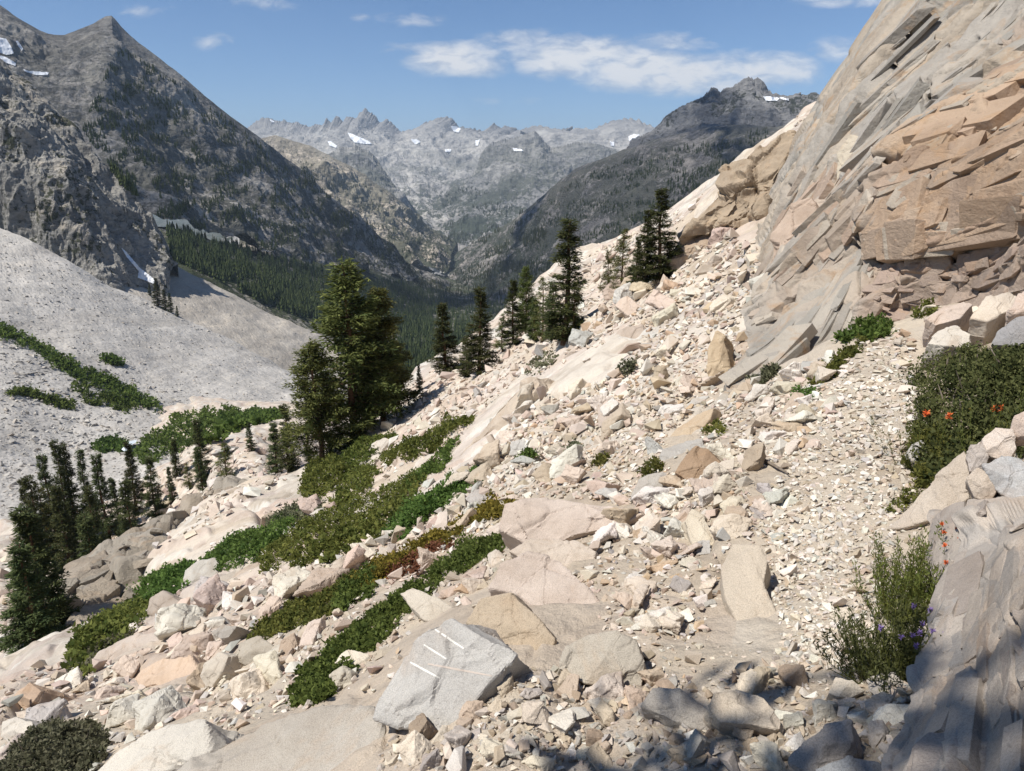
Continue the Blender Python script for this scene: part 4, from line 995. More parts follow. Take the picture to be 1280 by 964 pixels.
for lab, poly, nrm, th, colr, rr_ in [
  ('vertically cracked grey ledge standing out of the scree', [(678,492),(690,460),(712,440),(740,436),(770,428),(772,445),(758,468),(735,485),(718,494),(700,498)], (-0.45,-0.75,0.48), 2.2, (0.42,0.355,0.295), 26),
  ('pinkish cracked buttress above the ledge', [(735,470),(745,440),(772,412),(800,404),(806,415),(790,440),(770,465),(752,478)], (-0.5,-0.7,0.5), 1.6, (0.46,0.385,0.32), 23),
  ('long orange streaked slab diving towards the green shrubs', [(545,605),(560,580),(590,545),(620,510),(650,480),(672,468),(676,480),(655,510),(625,545),(585,580),(560,610)], (-0.6,-0.5,0.62), 1.8, (0.51, 0.43, 0.345), None),
  ('yellow stained upright slab at the foot of the leaning slabs', [(885,480),(884,440),(892,410),(906,420),(912,450),(915,478),(905,490)], (-0.5,-0.75,0.42), 0.9, (0.52, 0.41, 0.28), 11.0),
  ('pink block perched on the slab edge of the cliff', [(958,340),(962,290),(985,255),(1012,240),(1020,262),(1015,300),(995,330),(975,355)], (-0.6,-0.65,0.46), 1.6, (0.49,0.385,0.305), 13.5),
  ('pale upright block high on the broken cliff foot', [(1045,225),(1047,185),(1062,168),(1082,172),(1085,195),(1075,225)], (-0.55,-0.7,0.45), 1.6, (0.50,0.44,0.35), 15.5),
  ('pink cliff block with a yellow lichen patch', [(985,300),(992,262),(1020,243),(1040,252),(1035,285),(1010,305)], (-0.5,-0.7,0.5), 1.3, (0.48,0.40,0.325), 14.6)]:
    boulder('boulder', lab, poly, nrm, th, colr, r=rr_, amp=0.04, lift=0.6, cat='rock outcrop')
for lab, poly, nrm, th, colr, rr_ in [
  ('blue grey block of the stacked wall above the slabs', [(1230,582),(1252,567),(1275,572),(1300,590),(1300,634),(1262,626),(1245,610)], (-0.45,-0.75,0.5), 0.22, (0.42,0.425,0.43), 3.45),
  ('white top block of the stacked wall right of the bush', [(1228,548),(1245,533),(1266,538),(1272,560),(1262,576),(1240,572),(1230,565)], (-0.45,-0.75,0.5), 0.2, (0.58,0.51,0.45), 3.6),
  ('pink block at the right edge over the stacked wall', [(1262,540),(1268,520),(1300,508),(1300,548),(1275,548)], (-0.45,-0.75,0.5), 0.2, (0.50,0.41,0.35), 3.65),
  ('small grey cube tucked left of the white top block', [(1207,572),(1212,555),(1230,556),(1236,570),(1230,588),(1212,590)], (-0.5,-0.75,0.45), 0.18, (0.45,0.40,0.36), 3.55),
  ('tan cube under the stacked wall', [(1207,598),(1222,585),(1236,592),(1245,615),(1238,627),(1218,622)], (-0.5,-0.75,0.45), 0.18, (0.50,0.43,0.36), 3.42),
  ('rusty cream stone resting on the slab below the stacked wall', [(1218,642),(1225,628),(1248,622),(1258,632),(1245,648),(1228,652)], (-0.4,-0.7,0.6), 0.14, (0.55,0.45,0.33), 3.3),
  ('long pale slab leaning from the trail up to the stacked wall', [(1105,662),(1150,612),(1205,562),(1214,580),(1212,622),(1185,645),(1135,660)], (-0.62,-0.45,0.62), 0.25, (0.52,0.45,0.375), 3.75)]:
    boulder('boulder', lab, poly, nrm, th, colr, r=rr_, amp=0.03, cat='wall stone')
for lab, poly, nrm, th, colr, rr_ in [
  ('flat pinkish rock at the back of the bush', [(1158,398),(1180,380),(1205,374),(1216,381),(1200,398),(1170,404)], UPC, 0.3, (0.53,0.44,0.375), 7.4),
  ('cream block stacked at the back right of the bush', [(1212,394),(1232,372),(1262,362),(1276,368),(1262,388),(1235,398)], UPC, 0.4, (0.55,0.48,0.40), 7.2),
  ('dark grey wedge at the right edge over the bush', [(1238,430),(1246,412),(1272,394),(1310,385),(1310,425),(1270,432)], (-0.5,-0.6,0.6), 0.4, (0.36,0.36,0.37), 6.3),
  ('white stone low behind the bush', [(1160,428),(1172,412),(1195,405),(1214,418),(1212,432),(1180,434)], UPC, 0.3, (0.57,0.52,0.45), 6.8),
  ('pink block at the right edge below the cliff', [(1262,390),(1272,364),(1310,352),(1310,388)], UPC, 0.4, (0.49,0.40,0.34), 7.0)]:
    boulder('boulder', lab, poly, nrm, th, colr, r=rr_, amp=0.035)
boulder('boulder', 'round grey stone against the foot of the bush', [(1133,566),(1140,553),(1152,550),(1163,560),(1160,575),(1142,578)], UPC, 0.2, (0.45,0.43,0.40), lift=0.8)
boulder('boulder', 'single cream wedge lying in the middle of the trail', [(1036,768),(1045,760),(1060,758),(1066,766),(1058,780),(1046,778)], UPC, 0.07, (0.56,0.49,0.40), lift=0.8)
# three white drill marks on the grey boulder: shallow strips let into its face
def strip_on(parent, a, b, wpx, mat, name):
    dgm = parent.data; bv = BVHTree.FromPolygons([parent.matrix_basis @ v.co for v in dgm.vertices], [p.vertices[:] for p in dgm.polygons])
    pts = []
    ax_ = np.array(a, float); bx_ = np.array(b, float); t = (bx_-ax_)/np.linalg.norm(bx_-ax_); nrm = np.array([-t[1], t[0]])
    nn = 14
    V = []
    for i in range(nn+1):
        c = ax_+(bx_-ax_)*i/nn; wv = wpx*(0.55+0.45*math.sin(math.pi*min(1, max(0, (i+1.5)/(nn+2)))))
        for s in (-0.5, 0, 0.5):
            q = c+nrm*s*wv
            d = Vector(raydir(*q).tolist()).normalized(); loc, nm, _, ds = bv.ray_cast(EYEV, d)
            if loc is None: return
            loc = loc+nm*0.0012
            V.append(list(loc-parent.location))
    ob = link(name, mesh_arrays(name, V, gridfaces(nn+1, 3), mat), parent)
    return ob
M_DRILL = plain_mat('fresh_drill_scar', (0.56, 0.54, 0.49), (0.70, 0.675, 0.62), 60)
M_VEIN = plain_mat('pink_vein', (0.46, 0.40, 0.35), (0.50, 0.42, 0.355), 60)
bpy.context.view_layer.update()
for a, b, wpx in (((544,787),(580,811),2.8), ((530,806),(558,824),2.4), ((513,828),(550,848),2.8)):
    strip_on(striped, a, b, wpx, M_DRILL, 'drill_mark')
strip_on(striped, (535,830), (615,845), 2.6, M_VEIN, 'vein')

# -- loose rocks
COLMIX = {'cream': [CREAM]*4+[WHITE]*3+[PINK]*2+[TAN]*2+[GREY, ORANGE], 'left': [PINK]*4+[CREAM]*4+[WHITE]*3+[GREY]+[TAN],
          'grey': [(0.42, 0.385, 0.34)]*4+[TAN]*3+[CREAM]*3+[BROWN, WHITE], 'trail': [CREAM]*4+[WHITE]*4+[TAN]+[GREY]}
rocks = dict(p=[], s=[], n=[], tint=[], zone=[], px=[])
def scatter(zone, poly, cov, smin, smax, power, mix, avoid=True, lift=0.0, cap=9.0):
    poly = np.asarray(poly, float); x0, y0 = poly.min(0); x1, y1 = poly.max(0)
    area = 0.5*abs(np.dot(poly[:, 0], np.roll(poly[:, 1], 1))-np.dot(poly[:, 1], np.roll(poly[:, 0], 1)))
    u = rng.random(20000); e = 1-power
    sz = (smin**e+u*(smax**e-smin**e))**(1/e)
    n = int(cov*area/np.mean(0.45*sz**2))
    nb = int(n*(x1-x0)*(y1-y0)/area)
    X = rng.uniform(x0, x1, nb); Y = rng.uniform(y0, y1, nb); sz = rng.choice(sz, nb)
    m = inpoly(X, Y, poly)
    if avoid:
        for b in BPOLY:
            m &= ~(inpoly(X, Y, b) & ((rng.random(nb) < 0.97) | (sz > 12)))
    X, Y, sz = X[m], Y[m], sz[m]
    g, ok = hit(X, Y); g, sz, X, Y = g[ok], sz[ok], X[ok], Y[ok]
    _, _, dep = project(g)
    s = np.minimum(sz*dep/FPX, cap)
    cols = np.array(COLMIX[mix]); c = cols[rng.integers(0, len(cols), len(s))]*rng.uniform(0.86, 1.13, (len(s), 1))*rng.uniform(0.97, 1.03, (len(s), 3))
    rocks['p'].append(g); rocks['s'].append(s); rocks['n'].append(gnormal(g[:, 0], g[:, 1])); rocks['tint'].append(np.clip(c, 0.05, 0.8))
    rocks['zone'] += [zone]*len(s); rocks['px'].append(np.stack([X, Y, s*FPX/dep], -1))
SLOPE = [(600,700),(560,620),(600,560),(650,490),(690,470),(720,420),(770,370),(840,310),(900,295),(945,300),(960,380),(930,480),(1000,470),(1050,445),(1040,520),(1000,560),(930,600),(960,680),(900,640),(800,640),(700,640)]
scatter('scree', SLOPE, 1.9, 13, 62, 1.9, 'cream')
scatter('scree', SLOPE, 1.6, 4, 13, 1.8, 'cream')
scatter('ridge', [(520,470),(600,430),(650,380),(700,340),(770,300),(850,262),(880,290),(830,330),(770,380),(700,430),(640,480),(560,560),(500,520)], 0.55, 5, 26, 2.3, 'left')
scatter('ridge', [(520,470),(600,430),(650,380),(700,340),(770,300),(850,262),(880,290),(830,330),(770,380),(700,430),(640,480),(560,560),(500,520)], 0.6, 3, 7, 2.0, 'left')
PILE = [(620,700),(640,660),(720,650),(800,610),(900,600),(960,610),(1000,640),(960,690),(965,720),(905,700),(900,760),(860,800),(780,790),(700,790)]
scatter('rubble pile', PILE, 2.2, 18, 70, 1.8, 'cream')
scatter('rubble pile', PILE, 1.0, 5, 18, 1.8, 'cream')
LEFT = [(0,860),(40,840),(110,830),(180,770),(240,745),(330,715),(440,690),(560,620),(600,600),(620,640),(560,690),(480,740),(400,790),(370,880),(460,880),(470,964),(0,964)]
scatter('left boulder field', LEFT, 1.7, 20, 85, 1.9, 'left')
scatter('left boulder field', LEFT, 1.4, 6, 22, 1.8, 'left')
BOT = [(470,964),(480,930),(560,900),(640,840),(700,830),(720,860),(800,850),(880,860),(980,810),(1060,830),(1130,850),(1150,880),(1130,964)]
scatter('bottom rubble', BOT, 1.4, 18, 64, 1.9, 'grey')
scatter('bottom rubble', BOT, 1.0, 5, 20, 1.8, 'grey')
TR = [(960,620),(985,560),(1040,500),(1060,440),(1110,405),(1140,420),(1145,500),(1150,590),(1120,660),(1110,740),(1080,830),(1000,840),(975,800),(960,720)]
scatter('trail', TR, 1.9, 4, 15, 2.0, 'trail')
scatter('trail', TR, 0.10, 12, 32, 2.0, 'trail')
scatter('trail', [(925,490),(1010,455),(1075,430),(1075,460),(1000,520),(950,530)], 0.25, 4, 16, 2.2, 'trail')
scatter('trailside', [(950,600),(985,540),(1040,490),(1070,430),(1085,430),(1060,500),(1010,560),(970,620)], 0.8, 9, 40, 2.1, 'cream')
for poly in SAND:
    scatter('sand', poly, 0.14, 3, 12, 2.2, 'trail')
scatter('rubble under bush', [(1135,560),(1160,580),(1200,560),(1220,640),(1170,720),(1110,680),(1120,620)], 0.5, 6, 24, 2.2, 'cream')
scatter('bench', [(0,690),(60,640),(150,600),(250,560),(330,540),(350,600),(290,640),(200,680),(100,740),(40,760),(0,800)], 0.35, 3, 13, 2.2, 'left')
scatter('bench', [(60,770),(150,770),(250,730),(330,660),(400,600),(480,590),(520,600),(440,650),(330,700),(240,740),(150,760)], 0.5, 6, 22, 2.2, 'left')
scatter('cliff foot', [(1150,430),(1160,390),(1220,370),(1280,355),(1280,420),(1230,435)], 0.7, 8, 30, 2.0, 'left')
scatter('left boulder field', [(440,700),(560,640),(630,640),(640,700),(570,760),(500,790),(440,860),(370,880),(360,820),(400,780)], 0.9, 14, 60, 1.9, 'left')
scatter('left boulder field', [(440,700),(560,640),(630,640),(640,700),(570,760),(500,790),(440,860),(370,880),(360,820),(400,780)], 0.9, 5, 16, 1.8, 'left')
scatter('ridge', [(850,262),(940,195),(1010,135),(1022,160),(950,215),(890,262)], 0.7, 4, 22, 2.0, 'left')
scatter('bench', [(250,690),(330,640),(420,560),(520,520),(600,480),(640,480),(560,600),(480,650),(330,720)], 0.55, 6, 34, 2.0, 'left')
scatter('ridge', [(400,600),(440,545),(520,500),(600,440),(640,460),(560,550),(480,600)], 0.6, 5, 26, 2.0, 'left')
scatter('bench', [(0,690),(60,640),(150,600),(230,570),(350,540),(400,560),(350,610),(290,645),(200,690),(100,750),(40,770),(0,800)], 0.8, 6, 40, 2.0, 'left')
scatter('bench', [(60,790),(150,780),(250,730),(330,660),(400,600),(480,590),(520,600),(440,650),(330,700),(240,740),(150,770)], 0.7, 10, 46, 2.0, 'left')
scatter('ridge', [(545,605),(600,535),(640,470),(700,430),(720,440),(690,480),(620,560),(570,620)], 0.7, 6, 30, 2.0, 'left')
scatter('rubble pile', [(440,870),(480,800),(560,722),(612,700),(640,765),(570,770),(520,800),(470,870)], 0.9, 10, 44, 1.9, 'cream')
scatter('rubble pile', [(690,800),(760,770),(880,780),(900,810),(860,860),(800,870),(780,800)], 0.5, 6, 30, 1.9, 'cream')
scatter('trailside', [(1120,640),(1135,560),(1130,480),(1115,420),(1140,415),(1150,500),(1155,580),(1150,620)], 0.7, 8, 30, 2.0, 'cream')
GREEN = [[(374,868),(385,835),(430,790),(470,760),(510,730),(556,700),(585,675),(610,664),(632,678),(618,690),(575,708),(535,735),(505,758),(490,778),(470,800),(440,830),(405,858)],
  [(310,798),(350,762),(385,742),(440,712),(500,685),(560,655),(610,628),(635,622),(628,638),(580,658),(530,688),(490,716),(455,740),(430,752),(400,772),(360,788),(330,798)],
  [(482,658),(505,632),(540,610),(580,592),(603,588),(602,600),(570,616),(540,640),(505,662)], [(378,604),(380,580),(398,566),(440,546),(492,546),(470,580),(473,600),(440,628),(388,630)],
  [(482,566),(520,546),(558,530),(584,520),(582,534),(552,552),(520,568),(490,577)], [(238,712),(300,665),(345,642),(400,638),(440,625),(485,605),(560,552),(575,546),(568,566),(525,600),(500,640),(470,668),(440,685),(390,700),(330,708)],
  [(158,735),(190,716),(232,700),(238,715),(215,738),(180,746)], [(88,808),(108,778),(150,754),(185,748),(182,768),(150,795),(120,815),(98,842)], [(0,970),(5,935),(40,905),(70,892),(110,896),(132,905),(128,935),(95,970)]]
inside = np.zeros(sum(len(q) for q in rocks['s']), bool); _x = np.concatenate(rocks['px'])
for q in GREEN: inside |= inpoly(_x[:, 0], _x[:, 1]-0.25*_x[:, 2], q)
keepm = (~inside) | ((rng.random(len(inside)) < 0.05) & (_x[:, 2] > 12))
RP = np.concatenate(rocks['p']); RS = np.concatenate(rocks['s']); RN = np.concatenate(rocks['n']); RT = np.concatenate(rocks['tint']); RX = np.concatenate(rocks['px']); RZ = np.array(rocks['zone'])
RP, RS, RN, RT, RX, RZ = (q[keepm] for q in (RP, RS, RN, RT, RX, RZ))
print('loose rocks', len(RS))
def quat_frames(n, tilt, g):
    k = len(n)
    z = n*0.75+np.array([0, 0, 0.25])+g.normal(0, tilt, (k, 3)); z /= np.linalg.norm(z, axis=1)[:, None]
    a = g.uniform(0, 2*np.pi, k); x = np.stack([np.cos(a), np.sin(a), 0*a], -1)
    x -= z*np.sum(x*z, 1)[:, None]; x /= np.linalg.norm(x, axis=1)[:, None]
    y = np.cross(z, x)
    return np.stack([x, y, z], -1)
RM = quat_frames(RN, 0.34, rng)
RH = rng.uniform(0.0, 0.6, len(RS))
order = np.argsort(-RX[:, 2])
NIND = 250
vis = (RX[order, 0] > 2) & (RX[order, 0] < 1278) & (RX[order, 1] < 960)
ind = order[vis][:NIND]
rest = np.setdiff1d(np.arange(len(RS)), ind)
def merged_rocks(name, idx, variants, label, cat):
    vs, fs, cs, base = [], [], [], 0
    pick = rng.integers(0, len(variants), len(idx))
    for k, (V0, F0) in enumerate(variants):
        sel = idx[pick == k]
        if not len(sel): continue
        hz = np.ptp(V0[:, 2])
        v = np.einsum('nij,vj->nvi', RM[sel], V0)*RS[sel][:, None, None]+(RP[sel]+RN[sel]*(RS[sel]*hz*RH[sel])[:, None])[:, None, :]
        f = F0[None]+(np.arange(len(sel))*len(V0))[:, None, None]+base
        vs.append(v.reshape(-1, 3)); fs.append(f.reshape(-1, 3)); cs.append(np.repeat(RT[sel], len(V0), 0)); base += v.shape[0]*v.shape[1]
    o = link(name, mesh_arrays(name, np.concatenate(vs), np.concatenate(fs), M_SCREE, np.concatenate(cs)))
    return tag(o, label, cat, kind='stuff')
tr_ = np.isin(RZ, ['trail', 'sand'])
for nm, mask, lab, cat in (('gravel', tr_, 'small pale stones strewn over the dirt trail', 'gravel'), ('scree', ~tr_, 'pale broken granite scree covering the mountainside', 'scree')):
    big = rest[mask[rest] & (RX[rest, 2] > 8)]; sm = rest[mask[rest] & (RX[rest, 2] <= 8)]
    merged_rocks(nm, big, LOW, lab, cat)
    merged_rocks(nm, sm, TINY, lab.replace('small', 'fine').replace('broken', 'finely broken'), cat)

# individual rocks with a label of their own
LM = [((555,850),'drill marked boulder'),((330,930),'flat corner slab'),((640,780),'tan wedge boulder'),((690,745),'pinkish sloping slab'),((710,645),'overhanging ledge boulder'),
      ((750,825),'rounded boulder by the sand'),((940,745),'smooth tan slab'),((875,580),'brown triangular boulder'),((930,885),'half shadowed buff rock'),((255,718),'square grey block'),
      ((320,812),'wide rounded grey boulder'),((500,770),'dark green shrub strip'),((540,670),'golden shrub strip'),((1130,800),'purple flowering plant'),((1140,700),'orange flowering plant'),
      ((1200,490),'large green bush'),((920,240),'brown outcrop knob'),((720,460),'cracked grey ledge'),((610,545),'orange streaked slab'),((895,445),'yellow stained slab'),((430,500),'tall pines'),
      ((580,420),'pair of middle firs'),((690,360),'ridge pines'),((800,300),'upper ridge pines'),((70,925),'grey corner shrub'),((1000,400),'leaning cliff slabs'),((1240,400),'rocks behind the bush'),
      ((540,625),'bright green shrub'),((850,560),'grey angular block'),((200,845),'broad peach slab'),((20,890),'orange tinted block'),((150,780),'left shrub clump'),((1050,768),'single trail wedge')]
def colname(c):
    best = min((('cream', CREAM), ('white', WHITE), ('pinkish', PINK), ('grey', GREY), ('orange', ORANGE), ('brown', BROWN), ('tan', TAN), ('dark grey', DGREY)), key=lambda t: np.sum((np.array(t[1])-c)**2))
    return best[0]
PLACE = {'scree': 'in the scree', 'ridge': 'on the fir ridge', 'rubble pile': 'in the rubble pile', 'left boulder field': 'in the left boulder field',
         'bottom rubble': 'in the bottom rubble', 'trail': 'on the trail', 'trailside': 'lining the trail', 'sand': 'on bare sand', 'rubble under bush': 'beside the trail',
         'bench': 'near the bluff', 'cliff foot': 'at the cliff foot'}
ORD = ['nearest', 'second nearest', 'third nearest', 'fourth nearest', 'fifth nearest', 'sixth nearest', 'seventh nearest', 'eighth nearest', 'ninth nearest', 'tenth nearest', 'eleventh nearest', 'twelfth nearest']
keyed = {}
for i in ind:
    x, y = RX[i, :2]
    dd = [math.hypot(x-q[0][0], y-q[0][1]) for q in LM]; k = int(np.argmin(dd)); (mx, my), mn = LM[k]
    dx, dy = x-mx, y-my
    way = ('right of' if dx > 0 else 'left of') if abs(dx) > abs(dy) else ('below' if dy > 0 else 'above')
    keyed.setdefault((colname(RT[i]), way, mn), []).append((dd[k], i))
for (cn, way, mn), lst in keyed.items():
    lst.sort()
    for rank, (_, i) in enumerate(lst):
        o = bpy.data.objects.new('rock', HIGH[int(rng.integers(0, len(HIGH)))]); COL.objects.link(o)
        o.matrix_basis = Matrix.Translation(Vector((RP[i]+RN[i]*RS[i]*0.25*RH[i]).tolist())) @ Matrix(RM[i].tolist()).to_4x4() @ Matrix.Scale(float(RS[i]), 4)
        o.color = (*RT[i].tolist(), 1)
        pre = 'loose' if len(lst) == 1 else ORD[min(rank, 11)]
        lab = f"{pre} {cn} angular rock {way} the {mn}, {PLACE[RZ[i]]}"
        if len(lab.split()) > 16: lab = f"{pre} {cn} angular rock {way} the {mn}"
        tag(o, lab, 'rock', 'loose granite rocks')

# ------------------------------------------------------------------ conifers
def quads_from(pos, d, side, l, w):
    """leaf shaped diamonds"""
    a = pos; b = pos+d*(l*0.45)[:, None]+side*(w*0.5)[:, None]; c = pos+d*l[:, None]; e = pos+d*(l*0.45)[:, None]-side*(w*0.5)[:, None]
    V = np.stack([a, b, c, e], 1).reshape(-1, 3)
    F = np.arange(len(pos)*4).reshape(-1, 4)
    return V, F

def tube(pts, rad, n=7):
    pts = np.asarray(pts, float); k = len(pts); V = []
    for i in range(k):
        t = pts[min(i+1, k-1)]-pts[max(i-1, 0)]; t /= np.linalg.norm(t)+1e-9
        a = np.cross(t, [0.3, 1, 0.1]); a /= np.linalg.norm(a); b = np.cross(t, a)
        for j in range(n):
            th = 2*math.pi*j/n; V.append(pts[i]+rad[i]*(a*math.cos(th)+b*math.sin(th)))
    F = []
    for i in range(k-1):
        for j in range(n):
            F.append((i*n+j, i*n+(j+1) % n, (i+1)*n+(j+1) % n, (i+1)*n+j))
    return np.array(V), np.array(F)

def conifer_meshes(seed, H, R, bare=0.12, dens=1.0, clumpy=0.0, shape=0.85, mat=None, spray=0.03, gap=0.0, lean=0.0):
    g = np.random.default_rng(seed)
    hs = np.linspace(0, 1, 14)
    wob = np.cumsum(g.normal(0, 0.004, (14, 2)), 0)*H
    trunk = np.stack([wob[:, 0]+lean*H*hs**1.3, wob[:, 1], hs*H], -1)
    rad = H*0.0155*(1-hs)**0.8+0.012*H*0.12; rad[0] *= 1.35
    TV, TF = tube(trunk, rad)
    tv, tf = [TV], [TF]; nb_ = len(TV)
    pos, dr, sd, ll, ww, tt = [], [], [], [], [], []
    h = bare*H
    while h < H*0.985:
        u = (h/H-bare)/(1-bare)
        env = (1-u)**shape*min(1, 0.55+u*3.0)
        nb = max(3, int(g.integers(4, 7)*dens))
        for _ in range(nb):
            if g.random() < gap: continue
            az = g.uniform(0, 2*math.pi); L = max(R*env*g.uniform(0.55, 1.18), 0.03*H)
            base = np.array([np.interp(h, trunk[:, 2], trunk[:, 0]), np.interp(h, trunk[:, 2], trunk[:, 1]), h+g.uniform(-0.012, 0.012)*H])
            up0 = 0.55*u-0.10+g.normal(0, 0.10)
            o = np.array([math.cos(az), math.sin(az), 0]); s0 = np.array([-math.sin(az), math.cos(az), 0])
            npt = max(4, int(L/(spray*H)*1.5*dens))
            ts = (np.arange(npt)+g.random(npt))/npt
            ts = 0.12+0.88*ts**(0.75)
            droop = 0.20-0.12*u
            line = lambda t: base+np.outer(t*L, o)+np.outer(up0*t*L-droop*L*t**1.6+0.14*L*t**4, [0, 0, 1])
            if L > 0.09*H:
                bt = np.array([0, 0.4, 0.85]); BV, BF = tube(line(bt), H*0.0032*np.array([1, 0.7, 0.3]), 4)
                tv.append(BV); tf.append(BF+nb_); nb_ += len(BV)
            c = line(ts)
            m = 14
            cc = np.repeat(c, m, 0); k = len(cc); t2 = np.repeat(ts, m)
            sgn = g.choice([-1, 1], k)
            ang = g.uniform(0.15, 1.25, k)*sgn
            wid = np.clip(1.15-t2, 0.25, 1)*L*0.32
            dirs = o*np.cos(ang)[:, None]+s0*np.sin(ang)[:, None]+np.array([0, 0, 1])*(g.normal(0.06, 0.28+0.5*clumpy, k))[:, None]
            dirs /= np.linalg.norm(dirs, axis=1)[:, None]
            cc = cc+s0*(np.sin(ang)*wid*g.random(k))[:, None]+g.normal(0, 0.03*H*(0.16+0.55*clumpy), (k, 3))
            side = np.cross(dirs, np.array([0, 0, 1])+g.normal(0, 0.45+0.5*clumpy, (k, 3))); side /= np.linalg.norm(side, axis=1)[:, None]
            l = spray*H*g.uniform(0.7, 1.45, k)
            pos.append(cc); dr.append(dirs); sd.append(side); ll.append(l); ww.append(l*g.uniform(0.2, 0.36, k)); tt.append(np.clip(g.normal(0.42, 0.22, k)+0.1*g.normal(), 0, 1))
        h += H*g.uniform(0.020, 0.034)/max(0.7, dens)
    pos, dr, sd, ll, ww, tt = map(np.concatenate, (pos, dr, sd, ll, ww, tt))
    V, F = quads_from(pos, dr, sd, ll, ww)
    tr = mesh_arrays('trunk', np.concatenate(tv), np.concatenate(tf), M_BARK, smooth=True)
    cr = mesh_arrays('crown', V, F, mat or M_TREE, np.repeat(np.stack([tt, tt, tt], -1), 4, 0))
    return tr, cr

UNIT = {}
def variant(kind, k):
    key = (kind, k)
    if key not in UNIT:
        if kind == 'pine': UNIT[key] = conifer_meshes(40+k, 1.0, 0.235, 0.12, 1.15, 0.5, 0.62, M_TREE, 0.0235, 0.14, lean=0.02)
        elif kind == 'fir': UNIT[key] = conifer_meshes(60+k, 1.0, 0.175, 0.05, 1.1, 0.2, 0.85, M_FIR, 0.021, 0.08)
        elif kind == 'narrow': UNIT[key] = conifer_meshes(80+k, 1.0, 0.13, 0.06, 1.05, 0.3, 0.75, M_FIR, 0.021, 0.18)
        else: UNIT[key] = conifer_meshes(95+k, 1.0, 0.20, 0.10, 0.9, 0.5, 0.6, M_TREE, 0.024, 0.35)
    return UNIT[key]

def tree(kind, k, px, topy, r, label, group, cat='conifer', basey=None, widen=1.0, name='pine_tree', py0=None):
    g = P(px, 482, r)
    if basey is not None:
        q, ok = hit([px], [basey])
        if ok[0]: g = q[0]; r = math.hypot(g[0], g[1])
    z = float(height(g[0], g[1]))
    if py0: z = P(px, py0, r)[2]
    top = P(px, topy, r)[2]
    H = top-z
    t = empty(name, (g[0], g[1], z-0.01*H), label, cat, group)
    t.rotation_euler = (0, 0, random.uniform(0, 6.28)); t.scale = (H*widen, H*widen, H)
    tr, cr = variant(kind, k)
    link('trunk', tr, t); link('crown', cr, t)
    return t
SG, CG, RG = 'conifers standing on the bench below the bluff', 'tall pines on the slope', 'conifers along the ridge'
tree('pine', 0, 437, 327, 52, 'tallest broad crowned pine with a thick reddish trunk mid slope', CG, widen=1.35)
tree('pine', 1, 478, 362, 54, 'tall pine just right of the tallest one, its bare trunk base showing', CG, widen=1.25)
tree('pine', 2, 397, 425, 50, 'slim pine leaning out left of the tallest pine', CG, widen=1.35)
tree('open', 1, 497, 404, 60, 'thin grey green pine at the right edge of the tall pine group', CG, widen=1.15)
tree('fir', 5, 455, 452, 56, 'small dark pine filling the gap below the tall pines', CG, widen=1.3)
tree('narrow', 0, 362, 503, 62, 'slender fir left of the leaning pine', CG, basey=590, widen=1.3)
tree('narrow', 1, 346, 528, 66, 'short spindly fir left of the slender fir', CG, widen=1.6, basey=592)
tree('fir', 1, 378, 540, 60, 'low bushy fir under the leaning pine', CG)
tree('fir', 2, 508, 502, 62, 'little dark fir right of the tall pine trunks', CG, widen=1.5)
tree('fir', 0, 557, 377, 68, 'dark conical fir, left of the middle pair', RG, widen=1.5, basey=470)
tree('fir', 3, 600, 361, 68, 'dark conical fir, right of the middle pair', RG, widen=1.45, basey=468)
tree('fir', 4, 525, 455, 70, 'tiny fir beside the white pyramid rock', RG, basey=490)
tree('open', 0, 628, 392, 92, 'ragged low pine right of the middle firs', RG, widen=1.2, basey=440)
tree('pine', 3, 657, 332, 94, 'dark ragged pine on the ridge left of the tall slim one', RG, widen=0.9, basey=422)
tree('fir', 1, 641, 350, 92, 'full dark fir left of the ragged ridge pine', RG, widen=1.3, basey=432)
tree('fir', 5, 668, 372, 92, 'small dark fir at the foot of the bushy ridge pine', RG, widen=1.5, basey=426)
tree('open', 3, 716, 350, 92, 'sparse little pine right of the slim spire', RG, widen=1.1, basey=420)
tree('fir', 3, 793, 296, 62, 'middling fir left of the upper ridge pair', RG, widen=1.3, basey=362)
tree('fir', 2, 583, 420, 70, 'short fir between the two middle firs', RG, widen=1.5, basey=472)
tree('open', 2, 677, 345, 92, 'bushy pine between two ridge pines', RG, widen=1.1, basey=428)
tree('narrow', 1, 705, 272, 88, 'tall slim pine spire standing on the ridge line', RG, widen=1.7, basey=430)
tree('fir', 2, 690, 352, 84, 'short pine leaning against the slim spire', RG, widen=1.5, basey=424)
tree('open', 3, 776, 285, 62, 'airy pale pine, left of the upper ridge pair', RG, widen=1.1, basey=370)
tree('fir', 0, 824, 233, 62, 'tall dark pine, right of the upper ridge pair', RG, widen=1.5, basey=352)
tree('fir', 4, 808, 262, 64, 'bushy pine tucked between the upper ridge pair', RG, widen=1.4, basey=355)
tree('open', 1, 760, 312, 66, 'small thin pine below the airy pale pine', RG, basey=372)
tree('fir', 2, 835, 300, 58, 'low dark pine against the cleft boulder', RG, widen=1.3, basey=345)
BASEY = {256: 600, 254: 614, 284: 604, 314: 564, 207: 640, 220: 640, 196: 640}
